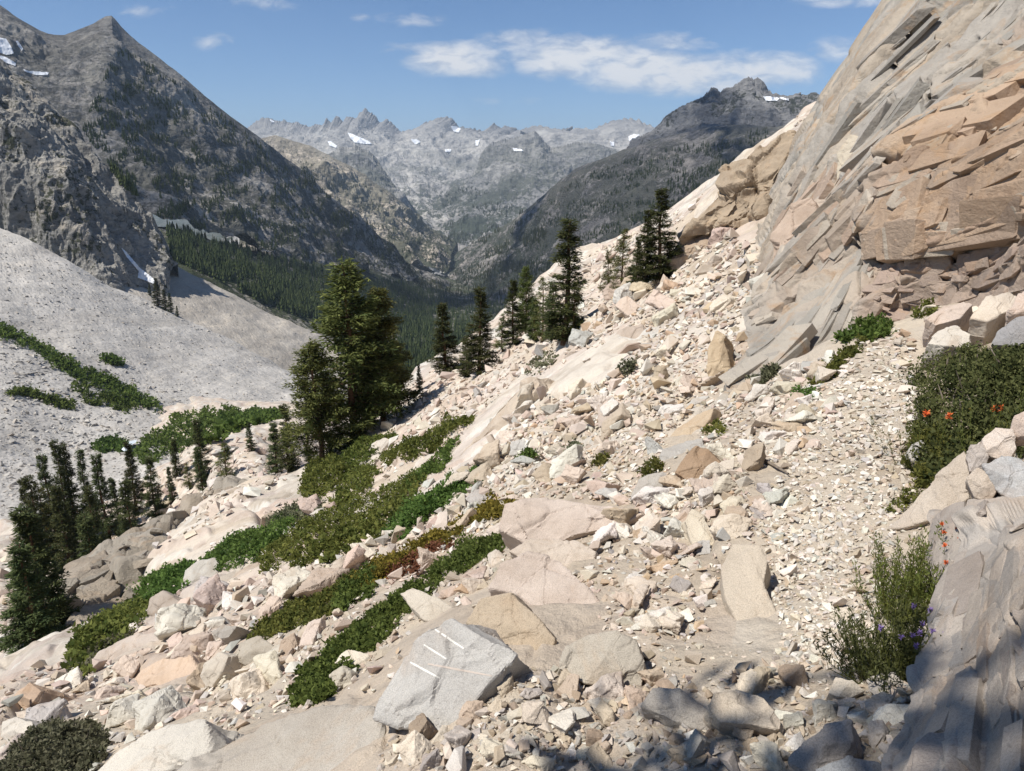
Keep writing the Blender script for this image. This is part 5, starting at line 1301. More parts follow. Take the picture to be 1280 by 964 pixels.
for kk, (px, ty, r, kind, k, lab, wd) in enumerate([
  (33,569,126,'fir',0,'dark fir with a pointed top second from the left edge of the bench',1),(54,555,130,'fir',3,'tall fir with a twin close beside it on the bench',0.95),(66,554,134,'narrow',1,'slimmer twin of the tall bench fir',1.1),
  (86,564,132,'narrow',2,'thin pale topped fir between the twin and the broad fir',1),(104,571,122,'fir',1,'broad dark bench fir with a straight cone outline',1.15),(146,554,138,'fir',4,'blocky dark fir with a blunt top near the stream',1.1),
  (173,572,124,'fir',2,'wide bushy fir in the middle of the bench stand',1.35),(207,550,142,'narrow',3,'narrow fir with a thin leader right of the bushy fir',1.15),(220,582,128,'open',0,'round topped open pine at the right of the bench stand',1.15),
  (136,602,108,'fir',3,'lower fir in front of the bushy bench fir',1.2),(76,650,86,'fir',5,'short fir just behind the bluff edge',1.25),(12,597,120,'narrow',0,'dull fir near the left photo edge',1.3),(22,606,124,'open',2,'gappy fir behind the dull one at the left',1),
  (2,604,128,'fir',4,'fir cut by the left photo edge',1),(256,522,168,'narrow',1,'tall thin pine by the stream meadow',1.1),(254,558,142,'narrow',2,'slender fir in front of the thin stream pine',1),
  (284,552,134,'open',3,'spreading pine with bare gaps on the pale bench rock',1.2),(314,527,160,'fir',1,'isolated small dark cone shaped fir on pale rock',1),(196,585,132,'fir',0,'dark fir squeezed behind the open pine',1.1),
  (120,600,128,'narrow',3,'fir filling the gap right of the broad bench fir',1.2),(90,610,110,'fir',2,'front row fir below the thin pale topped one',1.1),(46,610,112,'fir',5,'front row fir near the left edge of the bench',1.2)]):
    tree(kind, k, px, ty, r, lab, SG, widen=wd*(0.85 if px < 200 else 1.15), name='fir_tree', basey=BASEY.get(px) if px > 250 else None)
tree('fir', 3, 4, 645, 34, 'large shadowy fir at the left edge in front of the bluff', SG, widen=1.35, name='fir_tree', py0=850)
tree('fir', 0, -24, 690, 32, 'second shadowy fir cut off by the left edge', SG, widen=1.4, name='fir_tree', py0=865)
# the pine behind the photographer, out of frame, that shades the bottom of the picture
bt = empty('pine_tree', (-2.75, -0.95, float(height(-2.75, -0.95))-0.1), 'old pine growing just behind the viewpoint', 'conifer')
tr, cr = conifer_meshes(7, 10.8, 1.9, 0.50, 0.75, 0.5, 0.45, M_TREE, 0.022, 0.45)
link('trunk', tr, bt); link('crown', cr, bt)

# ------------------------------------------------------------------ shrubs
def anyhit(px, py):
    g, ok = hit(px, py)
    out = g.copy()
    for i in range(len(out)):
        f, n = farhit(px[i], py[i])
        if f is not None:
            if (not ok[i]) or math.hypot(f.x, f.y) < math.hypot(out[i, 0], out[i, 1]): out[i] = f[:]; ok[i] = True
    return out, ok
def shrub(name, label, poly, hpx, mat, n, leafpx, cat='shrub', group=None, far=False, lump=9.0, stems=True, r=None, rough=0.75, clump=None):
    poly = np.asarray(poly, float); poly = poly.mean(0)+(poly-poly.mean(0))*1.08; n = int(n*1.5); x0, y0 = poly.min(0)-4; x1, y1 = poly.max(0)+4
    area = 0.5*abs(np.dot(poly[:, 0], np.roll(poly[:, 1], 1))-np.dot(poly[:, 1], np.roll(poly[:, 0], 1)))
    k = int(n*(x1-x0)*(y1-y0)/area)
    X = rng.uniform(x0, x1, k); Y = rng.uniform(y0, y1, k); wb = np.stack([X/26, Y/26, X*0+x0], -1); wj = min(9.0, 0.16*min(x1-x0, y1-y0)+1)
    m = inpoly(X+wj*1.6*perlin(wb, 1)+wj*0.8*perlin(wb*3, 2), Y+wj*1.6*perlin(wb+7, 1)+wj*0.8*perlin(wb*3+7, 2), poly); X, Y = X[m], Y[m]
    ed = polydist(X, Y, poly)
    yy_ = Y+hpx*0.45
    if r is None: g, ok = (anyhit if far else hit)(X, yy_)
    else: g, ok = P(X, yy_, np.full(len(X), r)), np.ones(len(X), bool)
    g, X, ed = g[ok], X[ok], ed[ok]
    med = np.median(g, axis=0); _, _, dmed = project(med[None]); 
    _, _, dep = project(g); keep = np.abs(np.log(dep/dmed[0])) < (0.9 if not far else 2.0); g, ed, dep = g[keep], ed[keep], dep[keep]
    sc = dep/FPX; k = len(g)
    lumps = 1.15-0.8*rough+1.1*rough*np.clip(perlin(g/(lump*sc[:, None]*2.2), 3)*1.3+0.4, 0, 1)
    env = hpx*sc*np.clip(ed/(hpx*0.8), 0.12, 1)**0.8*lumps
    u = rng.random(k)**0.6
    pos = g+np.array([0, 0, 1])*(env*u)[:, None]
    ncl = max(8, k//(45 if not clump else 210)); ci = rng.integers(0, k, ncl); own = rng.integers(0, ncl, k)
    near_ = rng.random(k) < (0.3 if not clump else 0.12)
    cpos = pos[ci][own]; crad = ((clump or max(leafpx*1.6, min(hpx*0.20, 13)))*sc[ci]*rng.uniform(0.6, 1.3, ncl))[own]
    dd_ = rng.normal(0, 1, (k, 3)); dd_ /= np.linalg.norm(dd_, axis=1)[:, None]
    pos = np.where(near_[:, None], pos, cpos+dd_*(crad*rng.random(k)**0.4)[:, None]*np.array([1, 1, 0.8]))
    pos += rng.normal(0, 1, (k, 3))*(sc*leafpx*0.3)[:, None]
    d = rng.normal(0, 1, (k, 3)); d[:, 2] = np.abs(d[:, 2])*0.8+0.1; d /= np.linalg.norm(d, axis=1)[:, None]
    s = np.cross(d, rng.normal(0, 1, (k, 3))); s /= np.linalg.norm(s, axis=1)[:, None]
    l = leafpx*sc*rng.uniform(0.7, 1.4, k)
    base = np.array([med[0], med[1], g[:, 2].min()])
    V, F = quads_from(pos-base, d, s, l, l*rng.uniform(0.45, 0.75, k))
    tt = np.clip(0.40+rng.normal(0, 0.17, ncl)[own]+0.4*perlin(g/(sc[:, None]*22), 5)+rng.normal(0, 0.15, k), 0, 1)
    t = empty(name, base, label, cat, group)
    link('foliage', mesh_arrays('foliage', V, F, mat, np.repeat(np.stack([tt]*3, -1), 4, 0)), t)
    if stems and n >= 14000:
        vs, fs, b = [], [], 0
        for i in rng.integers(0, k, 64):
            p = g[i]-base; tip = p+np.array([rng.normal(0, 0.3), rng.normal(0, 0.3), 0.85])*env[i]
            TV, TF = tube([p-np.array([0, 0, 0.02]), (p+tip)/2+rng.normal(0, 0.05, 3)*env[i], tip], np.array([1.2, 0.9, 0.4])*sc[i]*0.9, 4)
            vs.append(TV); fs.append(TF+b); b += len(TV)
        link('branches', mesh_arrays('branches', np.concatenate(vs), np.concatenate(fs), M_TWIG), t)
    return t
GS = 'low shrubs between the boulder strips'
shrub('shrub', 'long dense dark green shrub strip behind the drill marked boulder', [(374,868),(385,835),(430,790),(470,760),(510,730),(556,700),(585,675),(610,664),(632,678),(618,690),(575,708),(535,735),(505,758),(490,778),(470,800),(440,830),(405,858)], 20, M_SHRUB, 19000, 4.3, group=GS, lump=11, rough=0.95)
shrub('shrub', 'golden yellow flowering shrub strip below the ledge boulder', [(440,718),(500,685),(560,655),(610,628),(635,622),(628,638),(580,658),(530,688),(490,716),(455,732)], 14, M_GOLD, 8000, 4.2, group=GS, lump=8)
shrub('shrub', 'lower golden green shrub strip reaching the wide grey boulder', [(318,790),(350,765),(385,745),(420,724),(440,716),(455,724),(430,742),(400,768),(360,784),(330,795)], 11, M_OLIVE, 5500, 4.2, group=GS, lump=8)
shrub('shrub', 'rusty dry patch of shrub at the lower edge of the golden strip', [(470,712),(500,700),(545,678),(560,680),(530,702),(495,722)], 9, M_RUST, 1800, 4.0, group=GS, lump=7)
shrub('shrub', 'round green shrub between golden and dark green strips', [(414,752),(420,728),(440,714),(468,710),(476,722),(455,742),(425,760)], 15, M_SHRUB, 3200, 4.2, group=GS)
shrub('shrub', 'bright green shrub at the foot of the orange streaked slab', [(482,658),(505,632),(540,610),(580,592),(603,588),(602,600),(570,616),(540,640),(505,662)], 14, M_SHRUB, 6000, 3.8, group=GS)
GM = 'manzanita and meadow shrubs below the tall pines'
shrub('shrub', 'olive domed shrub left of the white rounded rock', [(378,604),(380,580),(398,566),(425,570),(432,588),(420,612),(388,620)], 14, M_OLIVE, 3800, 3.6, group=GM)
shrub('shrub', 'olive shrub under the grey block and trunks', [(425,572),(440,548),(478,541),(492,548),(462,568),(442,592),(425,588)], 12, M_OLIVE, 3200, 3.4, group=GM)
shrub('shrub', 'olive shrub below the white rounded rock', [(412,625),(430,594),(462,578),(473,590),(462,610),(435,628)], 13, M_OLIVE, 3200, 3.4, group=GM)
shrub('shrub', 'long olive shrub right of the white rounded rock', [(482,566),(520,546),(558,530),(584,520),(582,534),(552,552),(520,568),(490,577)], 11, M_OLIVE, 3800, 3.4, group=GM)
shrub('shrub', 'wide green meadow of low shrubs in the middle of the slope', [(330,690),(370,660),(400,640),(440,625),(485,605),(525,590),(530,605),(500,640),(470,668),(440,685),(390,700),(340,706)], 11, M_OLIVE, 12000, 3.6, group=GM, lump=14)
shrub('shrub', 'green shrub band above the square grey block', [(238,712),(262,690),(300,668),(345,645),(372,648),(345,680),(320,700),(280,708)], 12, M_SHRUB, 6500, 3.6, group=GM, lump=12)
shrub('shrub', 'grey green shrub on the cracked ledges left of the meadow', [(320,660),(345,640),(395,622),(410,632),(385,645),(350,660)], 8, M_GREY, 2200, 3.4, group=GM)
shrub('shrub', 'green shrub along the foot of the orange streaked slab end', [(500,612),(530,580),(560,552),(575,546),(568,566),(540,592),(515,614)], 10, M_SHRUB, 3200, 3.4, group=GM)
shrub('shrub', 'bright green shrub below the bluff, left of the square grey block', [(158,735),(190,716),(232,700),(238,715),(215,738),(180,746)], 12, M_SHRUB, 3600, 3.8, group=GM)
shrub('shrub', 'mixed olive shrub clump in the left boulder field', [(88,808),(108,778),(150,754),(185,748),(182,768),(150,795),(120,815),(98,842),(92,830)], 14, M_OLIVE, 6000, 4.2, group=GM)
shrub('shrub', 'grey green lower fringe of the left shrub clump', [(95,835),(110,800),(150,788),(165,795),(130,812),(108,845)], 10, M_GREY, 2200, 4.2, group=GM)
shrub('shrub', 'straggly grey shrub in the bottom left corner', [(0,970),(5,935),(40,905),(70,892),(110,896),(132,905),(128,935),(95,970)], 34, M_GREY, 12000, 4.6, lump=8, rough=1.0)
shrub('shrub', 'big dark green bush with red flowers right of the trail', [(1152,520),(1150,452),(1166,430),(1215,428),(1310,420),(1310,540),(1250,545),(1205,566),(1172,580),(1158,560)], 66, M_BUSH, 26000, 4.6, lump=16, rough=1.1, clump=18)
shrub('shrub', 'low olive fringe in front of the dark bush', [(1138,590),(1142,540),(1160,530),(1200,545),(1195,570),(1160,598)], 26, M_OLIVE, 3500, 5.0)
shrub('shrub', 'dark shrub in the corner where cliff slabs meet the trail', [(1040,398),(1050,380),(1088,385),(1112,398),(1110,410),(1075,416),(1050,412)], 24, M_SHRUB, 3600, 4.4)
shrub('shrub', 'shrub sprouting under the orange cliff at the right edge', [(1245,352),(1258,328),(1300,318),(1300,362)], 22, M_SHRUB, 2200, 4.4)
shrub('shrub', 'small shrub at the foot of the orange cliff', [(1128,392),(1140,372),(1168,380),(1165,395)], 14, M_OLIVE, 1100, 4.0)
shrub('grass_tuft', 'grassy strip on the bank between two path branches', [(1012,472),(1032,455),(1062,428),(1078,422),(1062,442),(1032,470)], 16, M_OLIVE, 1800, 4.5, cat='grass tuft')
shrub('shrub', 'thin shrub along the foot of the leaning slabs', [(922,484),(945,465),(975,452),(972,464),(945,478)], 12, M_GREY, 1300, 4.2)
for lab, poly, mt in (('small grass tuft left of the brown boulder', [(806,590),(812,572),(826,572),(826,588)], M_OLIVE), ('small grass tuft right of the leaning brown slab', [(885,540),(890,525),(902,528),(900,540)], M_OLIVE),
      ('tiny green plant low on the scree', [(650,570),(655,560),(668,560),(666,570)], M_SHRUB), ('dark tuft by the path branch bend', [(992,496),(997,485),(1018,486),(1015,497)], M_SHRUB),
      ('grey sprig in the middle of the scree', [(706,568),(712,552),(724,552),(722,566)], M_GREY), ('dark shrub on the cracked ledge', [(772,466),(778,450),(795,446),(792,462)], M_GREY),
      ('grey shrub left of the cracked ledge', [(655,470),(668,445),(692,430),(690,450),(675,468)], M_GREY), ('green plant left of the scree foot', [(742,576),(748,566),(758,568),(755,578)], M_OLIVE),
      ('small plant beside the long pale slab', [(1116,636),(1124,612),(1150,600),(1148,618),(1130,636)], M_OLIVE)):
    shrub('small_plant', lab, poly, 12, mt, 420, 4.0, cat='plant', lump=5, stems=False)
# far green strips on the valley side
GF = 'willow thickets on the talus and stream bank'
for lab, poly in (('dark thicket strip running down the talus from the left edge', [(-5,402),(30,418),(80,445),(130,470),(175,490),(198,505),(193,515),(150,500),(90,470),(40,435),(-5,418)]),
   ('thin thicket strip on the lower left talus', [(12,484),(60,494),(90,503),(86,508),(40,499),(14,490)]), ('middle thicket strip on the pinkish talus', [(90,478),(130,490),(170,505),(165,514),(120,504),(88,486)]),
   ('broad thicket on the flat beside the stream', [(185,545),(215,520),(270,514),(300,520),(285,540),(240,556),(190,574),(165,568)]), ('thicket along the foot of the big talus fan', [(275,522),(345,513),(352,522),(300,535),(280,535)]),
   ('small dark thicket left of the stream', [(118,553),(140,546),(160,552),(158,563),(130,564)]), ('lone dot of thicket on the big talus', [(131,447),(140,446),(151,455),(140,456)])):
    shrub('thicket', lab, poly, 4.5, M_SHRUB, 5200 if poly[0][0] < 12 or poly[0][0] in (185, 275) else 1300, 3.8, cat='thicket', group=GF, far=True, lump=3, stems=False)

# -- flowering plants
def flowering(name, label, pxs, r, nst, hgt, leafm, fcol, nfl, fsize, spread):
    c = P(pxs[0], pxs[1], r); z = float(height(c[0], c[1])); base = np.array([c[0], c[1], z])
    t = empty(name, base, label, 'flowering plant')
    vs, fs, b = [], [], 0; lp, ld, ls, lll = [], [], [], []; tips = []
    for i in range(nst):
        a = rng.uniform(0, 6.28); rr = spread*math.sqrt(rng.random()); f = np.array([rr*math.cos(a), rr*math.sin(a), 0]); f[2] = float(height(base[0]+f[0], base[1]+f[1]))-z-0.01
        hh = hgt*rng.uniform(0.55, 1.05); tip = f+np.array([f[0]*0.7+rng.normal(0, 0.03), f[1]*0.7+rng.normal(0, 0.03), hh])
        mid = (f+tip)/2+rng.normal(0, 0.015, 3)
        TV, TF = tube([f, mid, tip], np.array([0.0016, 0.0013, 0.0008]), 3); vs.append(TV); fs.append(TF+b); b += len(TV)
        tips.append(tip)
        m = 60
        tt_ = rng.random(m)[:, None]; q = f*(1-tt_)**2+2*mid*tt_*(1-tt_)+tip*tt_**2+rng.normal(0, 0.006, (m, 3))
        d = rng.normal(0, 1, (m, 3)); d[:, 2] = np.abs(d[:, 2])+0.5; d /= np.linalg.norm(d, axis=1)[:, None]
        lp.append(q); ld.append(d); s = np.cross(d, rng.normal(0, 1, (m, 3))); ls.append(s/np.linalg.norm(s, axis=1)[:, None]); lll.append(rng.uniform(0.009, 0.022, m))
    link('stems', mesh_arrays('stems', np.concatenate(vs), np.concatenate(fs), M_OLIVE, np.full((b, 3), 0.4)), t)
    lp, ld, ls, lll = map(np.concatenate, (lp, ld, ls, lll))
    V, F = quads_from(lp, ld, ls, lll, lll*0.28)
    tt = np.clip(rng.normal(0.45, 0.22, len(lp)), 0, 1)
    link('foliage', mesh_arrays('foliage', V, F, leafm, np.repeat(np.stack([tt]*3, -1), 4, 0)), t)
    tips = sorted(tips, key=lambda q: -q[2])[:nfl]
    k = 34
    d = rng.normal(0, 1, (k, 3)); d[:, 2] = np.abs(d[:, 2])*1.2; d /= np.linalg.norm(d, axis=1)[:, None]
    s = np.cross(d, rng.normal(0, 1, (k, 3))); s /= np.linalg.norm(s, axis=1)[:, None]
    V, F = quads_from(np.stack([np.zeros(k), np.zeros(k), rng.uniform(-0.5, 0.6, k)*fsize], -1), d, s, np.full(k, fsize)*rng.uniform(0.6, 1.1, k), np.full(k, fsize*0.32))
    fm = mesh_arrays('flower', V, F, fcol)
    for q in tips: link('flower', fm, t, Vector(q.tolist())).rotation_euler = (0, 0, random.uniform(0, 6))
    return t
M_PAINT = plain_mat('orange_red_petals', (0.62, 0.10, 0.03), (0.72, 0.20, 0.06), 60, 0.7)
M_PURP = plain_mat('purple_petals', (0.20, 0.13, 0.34), (0.34, 0.24, 0.48), 60, 0.7)
flowering('flowering_plant', 'tall grassy plant with orange paintbrush flowers beside the slabs', (1140, 745), 2.78, 120, 0.29, M_OLIVE, M_PAINT, 12, 0.011, 0.11)
flowering('flowering_plant', 'bushy plant with pale purple flowers at the trail edge', (1127, 845), 2.25, 190, 0.20, M_BUSH, M_PURP, 40, 0.011, 0.135)
flowering('flowering_plant', 'pale violet flowers behind the orange ones against the stacked wall', (1185, 675), 3.05, 50, 0.18, M_GREY, M_PURP, 16, 0.010, 0.14)
flowering('flowering_plant', 'red flowered sprigs on the left side of the dark bush', (1160, 560), 4.75, 26, 0.30, M_OLIVE, M_PAINT, 5, 0.026, 0.2)
flowering('flowering_plant', 'red flowered sprigs at the right of the dark bush', (1250, 560), 4.35, 26, 0.40, M_OLIVE, M_PAINT, 6, 0.026, 0.2)
# -- dead stick on the gravel
q, ok = hit(np.array([950., 968, 985]), np.array([577., 587, 597]))
TV, TF = tube(q-q[1]+np.array([0, 0, 0.025]), np.array([0.012, 0.010, 0.006]), 6)
tag(link('dead_branch', mesh_arrays('dead_branch', TV, TF, M_TWIG), loc=q[1]), 'grey dead stick lying on gravel beside the trail', 'branch')

# ------------------------------------------------------------------ forests far below, snow, stream
def far_trees(name, label, polys, n, hm, seed, cov=None, cat='forest', mat=None):
    g = np.random.default_rng(seed); vs, fs, cs, b = [], [], [], 0
    cone = []
    for poly, w_ in polys:
        poly = np.asarray(poly, float); x0, y0 = poly.min(0); x1, y1 = poly.max(0); k = 0; want = int(n*w_); tries = 0
        while k < want and tries < want*8:
            tries += 1
            x = g.uniform(x0, x1); y = g.uniform(y0, y1)
            if not inpoly(np.array([x]), np.array([y]), poly)[0]: continue
            if inpoly(np.array([x]), np.array([y]), [(508,322),(525,327),(566,344),(562,354),(530,350),(514,338)])[0]: continue
            if cov is not None and perlin(np.array([[x/cov[0], y/cov[1], seed]]), 2)[0]+0.5*perlin(np.array([[x/cov[0]*2.7, y/cov[1]*2.7, seed]]), 4)[0] < cov[2]: continue
            loc, nn = farhit(x, y)
            if loc is None: continue
            k += 1
            h = hm*g.uniform(0.55, 1.25); rad = h*g.uniform(0.13, 0.2)
            rings = [(0.02, 1.0), (0.34, 0.62), (0.30, 0.85), (0.64, 0.33), (0.60, 0.52)]
            ph = g.uniform(0, 6.28); V = []
            for (zz, rr) in rings:
                for j in range(5):
                    th = ph+2*math.pi*j/5+zz*3; jr = g.uniform(0.75, 1.25)
                    V.append((loc.x+rad*rr*jr*math.cos(th), loc.y+rad*rr*jr*math.sin(th), loc.z+h*(zz+g.uniform(-0.03, 0.03))-0.04*h))
            V.append((loc.x, loc.y, loc.z+h))
            F = []
            for (a, c) in ((0, 1), (2, 3)):
                for j in range(5):
                    j2 = (j+1) % 5; F += [(a*5+j, a*5+j2, c*5+j2), (a*5+j, c*5+j2, c*5+j)]
            for j in range(5): F.append((20+j, 20+(j+1) % 5, 25))
            vs.append(V); fs.append(np.array(F)+b); b += len(V)
            cs += [g.uniform(0.1, 0.7)]*len(V)
    if not vs: return
    cs = np.array(cs)
    o = link(name, mesh_arrays(name, np.concatenate(vs), np.concatenate(fs), mat or M_FIR, np.stack([cs]*3, -1)))
    return tag(o, label, cat, kind='stuff')
far_trees('forest', 'dark conifer forest on the valley side under the left mountain', [
   ([(208,285),(250,290),(330,318),(400,335),(440,350),(500,352),(560,372),(560,400),(520,420),(470,425),(400,405),(340,385),(270,350),(215,325)], 0.55),
   ([(430,345),(560,365),(640,372),(660,440),(600,490),(540,510),(470,500),(420,440)], 0.55)], 7600, 15, 5, (30, 14, -0.25))
far_trees('forest', 'scattered trees in the far valley bottom', [([(500,330),(560,335),(640,325),(700,330),(660,370),(580,372),(520,360)], 1.0)], 1100, 15, 6, (18, 7, -0.15))
far_trees('forest', 'scattered dark trees climbing the left mountain', [
   ([(100,160),(150,60),(200,90),(280,145),(340,190),(430,260),(540,345),(540,352),(430,335),(330,318),(210,285),(150,230)], 1.0)], 3000, 11, 8, (34, 20, 0.02))
far_trees('forest', 'streaks of trees across the long right slope', [([(570,322),(640,285),(720,225),(800,195),(960,160),(960,200),(830,270),(700,330),(640,350),(600,345)], 1.0)], 2200, 12, 9, (40, 14, 0.0))
far_trees('forest', 'trees dotted over the sunlit spur across the valley', [([(370,190),(440,220),(500,265),(560,308),(560,330),(480,325),(420,280),(380,230)], 1.0)], 900, 14, 10, (22, 14, 0.05))
far_trees('forest', 'dark trees in the head of the far valley', [([(540,230),(600,235),(650,260),(690,300),(600,325),(560,300)], 1.0)], 800, 22, 11, (26, 18, 0.08))
GT = 'little group of firs on the talus'
for (px, by, ty, lab) in ((198,383,347,'tallest fir of the little group on the talus'),(188,370,355,'short fir at the left of the talus group'),(207,388,362,'fir right of the tallest in the talus group'),(214,391,366,'pale topped fir in the talus group'),(222,396,382,'low fir at the right end of the talus group')):
    loc, nn = farhit(px, by)
    if loc is None: continue
    r = math.hypot(loc.x, loc.y); H = P(px, ty, r)[2]-loc.z
    t = empty('fir_tree', loc, lab, 'conifer', GT); t.scale = (H*1.3, H*1.3, H)
    tr, cr = variant('fir', 0); link('trunk', tr, t); link('crown', cr, t)

def talus_rocks(name, label, polys, seed, mix):
    g = np.random.default_rng(seed); vs, fs, cs, b = [], [], [], 0
    for poly, n, smin, smax in polys:
        poly = np.asarray(poly, float); x0, y0 = poly.min(0); x1, y1 = poly.max(0)
        X = g.uniform(x0, x1, n*2); Y = g.uniform(y0, y1, n*2); m = inpoly(X, Y, poly); X, Y = X[m][:n], Y[m][:n]
        for x, y in zip(X, Y):
            loc, nn = farhit(x, y)
            if loc is None or loc.y > 1100: continue
            V0, F0 = TINY[int(g.integers(0, len(TINY)))]
            sz = (smin**-1.4+g.random()*(smax**-1.4-smin**-1.4))**(1/-1.4)*loc.length/FPX
            M3 = np.array(Matrix.Rotation(g.uniform(0, 6.28), 3, 'Z') @ Matrix.Rotation(g.normal(0, 0.5), 3, 'X'))
            V = V0*np.array([1, 1, 1.2]) @ M3.T*sz+np.array(loc[:])
            vs.append(V); fs.append(F0+b); b += len(V)
            cs.append(np.repeat(np.array(mix)[[int(g.integers(0, len(mix)))]]*g.uniform(0.8, 1.12), len(V), 0))
    o = link(name, mesh_arrays(name, np.concatenate(vs), np.concatenate(fs), M_SCREE, np.concatenate(cs)))
    return tag(o, label, 'boulders', kind='stuff')
TMIX = [(0.44, 0.42, 0.39), (0.50, 0.48, 0.44), (0.38, 0.365, 0.34), (0.47, 0.43, 0.38)]
talus_rocks('talus_boulders', 'countless grey boulders strewn over the left talus fans', [([(0,290),(150,362),(300,432),(400,482),(400,520),(250,520),(0,420)], 2800, 1.2, 5.5), ([(0,420),(250,500),(350,515),(330,535),(190,600),(0,660)], 4200, 1.6, 10), ([(150,300),(330,390),(400,425),(380,480),(150,370)], 900, 1.0, 3.5)], 77, TMIX)
M_SNOW = plain_mat('old_snow', (0.78, 0.80, 0.83), (0.86, 0.87, 0.88), 0.05, 0.8)
M_WATER = plain_mat('white_water', (0.55, 0.62, 0.68), (0.75, 0.80, 0.83), 0.2, 0.3)
M_BAR = plain_mat('gravel_bar', (0.36, 0.355, 0.34), (0.44, 0.43, 0.41), 0.05, 0.95)
def drape(name, label, cat, poly, mat, kind=None, off=0.004, step=0.8, group=None, thick=0.0):
    poly = np.asarray(poly, float); x0, y0 = poly.min(0)-1; x1, y1 = poly.max(0)+1
    nx = max(3, int((x1-x0)/step)); ny = max(3, int((y1-y0)/step))
    xs = np.linspace(x0, x1, nx); ys = np.linspace(y0, y1, ny)
    idx = -np.ones((ny, nx), int); V = []
    for a in range(ny):
        for c in range(nx):
            if inpoly(np.array([xs[c]]), np.array([ys[a]]), poly)[0]:
                loc, n = farhit(xs[c], ys[a])
                if loc is None: continue
                d = (EYEV-loc); L = d.length
                idx[a, c] = len(V); V.append(loc+d*(off*0.6)+Vector((0, 0, off*L*0.4)))
    F = []
    for a in range(ny-1):
        for c in range(nx-1):
            q = (idx[a, c], idx[a, c+1], idx[a+1, c+1], idx[a+1, c])
            if min(q) >= 0:
                ds = [(V[i]-EYEV).length for i in q]
                if max(ds)/min(ds) < 1.6: F.append(q)
    if not F: return
    par = list(range(len(V)))       # keep the one connected sheet
    def root(i):
        while par[i] != i: par[i] = par[par[i]]; i = par[i]
        return i
    for q in F:
        for i in q[1:]: par[root(i)] = root(q[0])
    rts = [root(q[0]) for q in F]; best = max(set(rts), key=rts.count); F = [q for q, r_ in zip(F, rts) if r_ == best]
    used = sorted({i for q in F for i in q}); mp_ = {i: k for k, i in enumerate(used)}; V = [V[i] for i in used]; F = [tuple(mp_[i] for i in q) for q in F]
    V = np.array([v[:] for v in V]); base = V.mean(0)
    o = link(name, mesh_arrays(name, V-base, np.array(F), mat, smooth=True), loc=base); tag(o, label, cat, group, kind)
    return o
GSN = 'old snow patches on the mountains'
for lab, poly in (('wide snow field at the left edge of the left mountain', [(-3,47),(8,49),(14,58),(18,68),(8,70),(-3,66)]), ('lower snow strip at the left edge of the left mountain', [(-3,69),(8,72),(20,79),(20,84),(8,80),(-3,78)]),
   ('thin curved snow patch right of the left snow field', [(26,86),(36,89),(62,91),(60,95),(45,95),(32,91)]), ('small narrow snow sliver near the saddle', [(19,51),(23,52),(30,62),(27,65),(22,58)]),
   ('snow tongue in the gully behind the talus fan', [(150,308),(158,315),(175,335),(194,350),(195,357),(172,348),(173,340),(158,322)]),
   ('largest snow patch under the far pinnacles', [(434,166),(441,168),(450,172),(462,177),(466,181),(455,181),(443,179),(438,174)]), ('snow patch left of the largest far one', [(409,177),(414,177),(422,183),(420,186),(412,183)]),
   ('snow patch right of the second far summit', [(563,158),(570,158),(577,162),(573,167),(566,165)]), ('small snow patch in the notch left of the second summit', [(513,174),(522,175),(527,178),(519,182),(515,178)]),
   ('snow speck high on the leftmost far summit', [(336,149),(342,151),(344,154),(339,154)]), ('snow speck on the slope below the second summit', [(556,187),(565,187),(563,191),(556,191)]),
   ('upright snow speck right of the second summit', [(594,176),(600,175),(598,183),(594,183)]), ('snow strip on the grey spur', [(640,185),(652,187),(656,190),(642,190)]),
   ('snow patch under the right hand far summit', [(785,171),(792,168),(800,169),(802,172),(794,177),(786,177)]), ('small snow patch left of the right hand far summit', [(762,177),(768,178),(768,184),(763,183)]),
   ('snow patch beside the dark crag', [(953,121),(962,121),(975,123),(972,127),(957,127)]), ('thin snow line on the far right shoulder', [(973,121),(986,124),(986,127),(976,125)])):
    drape('snow_patch', lab, 'snow patch', poly, M_SNOW, group=GSN, step=0.6, off=0.0016)
drape('gravel_bar', 'pale gravel bar of the river in the valley bottom', 'gravel bar', [(512,325),(525,330),(545,337),(564,345),(556,347),(535,342),(520,334)], M_BAR, kind='structure', off=0.003)
drape('stream', 'white stream glinting at the upper end of the green flat', 'stream', [(262,533),(268,529),(277,529),(276,532),(266,534)], M_WATER, kind='structure', off=0.01, step=0.5)
drape('stream', 'white stream glinting between the thickets', 'stream', [(152,566),(160,556),(172,553),(171,557),(163,562),(158,570)], M_WATER, kind='structure', off=0.01, step=0.5)

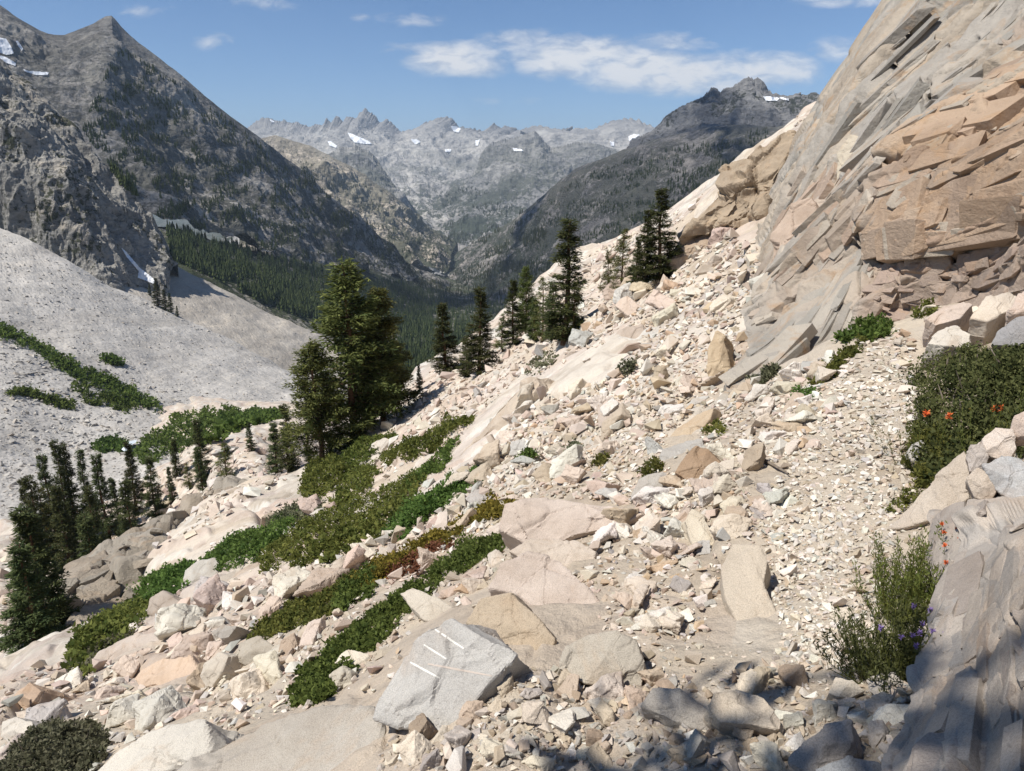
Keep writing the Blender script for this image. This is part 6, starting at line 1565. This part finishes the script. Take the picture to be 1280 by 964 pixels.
# ------------------------------------------------------------------ haze in the valley air
HAZE_DENSITY = 0.000038
m = bpy.data.materials.new('haze'); m.use_nodes = True; nt = m.node_tree; nt.nodes.clear()
o_ = N(nt, 'ShaderNodeOutputMaterial'); pv = N(nt, 'ShaderNodeVolumePrincipled')
pv.inputs['Color'].default_value = (0.66, 0.82, 1.0, 1); pv.inputs['Density'].default_value = HAZE_DENSITY; pv.inputs['Anisotropy'].default_value = 0.0
nt.links.new(pv.outputs[0], o_.inputs['Volume'])
X, Y0, Y1, Z0, Z1 = 41000.0, -41000.0, 41000.0, -901.5, 1600.0
hv_ = np.array([(x, y, z) for z in (Z0, Z1) for y in (Y0, Y1) for x in (-X, X)])
hz = link('haze', mesh_arrays('haze', hv_, [(0,2,3,1),(4,5,7,6),(0,1,5,4),(2,6,7,3),(0,4,6,2),(1,3,7,5)], m))
tag(hz, 'thin blue mountain haze filling the valley air', 'haze', kind='stuff')

# ------------------------------------------------------------------ clouds overhead (above the frame) whose shadows lie on the valley sides
m = bpy.data.materials.new('cloud_white'); m.use_nodes = True; nt = m.node_tree; b = nt.nodes['Principled BSDF']
b.inputs['Base Color'].default_value = (0.9, 0.9, 0.9, 1); b.inputs['Roughness'].default_value = 1.0
tr_n = N(nt, 'ShaderNodeBsdfTransparent'); mx = N(nt, 'ShaderNodeMixShader'); geo = N(nt, 'ShaderNodeNewGeometry')
nt.links.new(ramp(nt, noise(nt, geo.outputs['Position'], 0.0025, 5, 0.6), [(0.35, (0.62, 0.62, 0.62)), (0.65, (0.92, 0.92, 0.92))]), mx.inputs[0])
nt.links.new(b.outputs[0], mx.inputs[1]); nt.links.new(tr_n.outputs[0], mx.inputs[2]); nt.links.new(mx.outputs[0], nt.nodes['Material Output'].inputs[0])
M_CLOUD = m
def cloud(label, target, zc, ax_, ay_, az_, seed):
    t = (zc-target[2])/SDIR.z
    c = np.array(target)+np.array(SDIR[:])*t
    th = np.linspace(0, np.pi, 40); ph = np.linspace(0, 2*np.pi, 81)
    TH, PHI = np.meshgrid(th, ph, indexing='ij')
    d = np.stack([np.sin(TH)*np.cos(PHI), np.sin(TH)*np.sin(PHI), np.cos(TH)], -1)
    n_ = fbm(d.reshape(-1, 3)*1.6, 6, seed, 0.55).reshape(TH.shape)
    rr = 1+0.75*n_
    V = d*rr[..., None]*np.array([ax_, ay_, az_]); V[..., 2] = np.where(V[..., 2] < -az_*0.3, -az_*0.3+0.1*V[..., 2], V[..., 2])
    o = link('cloud', mesh_arrays('cloud', V.reshape(-1, 3), gridfaces(40, 81), M_CLOUD, smooth=True), loc=c)
    return tag(o, label, 'cloud', kind='structure')
cloud('cumulus cloud drifting above the right valley slope', (430, 2700, -150), 2500, 620, 1500, 260, 3)
cloud('cumulus cloud drifting above the left mountain', (-1000, 2050, 50), 2600, 650, 800, 260, 5)
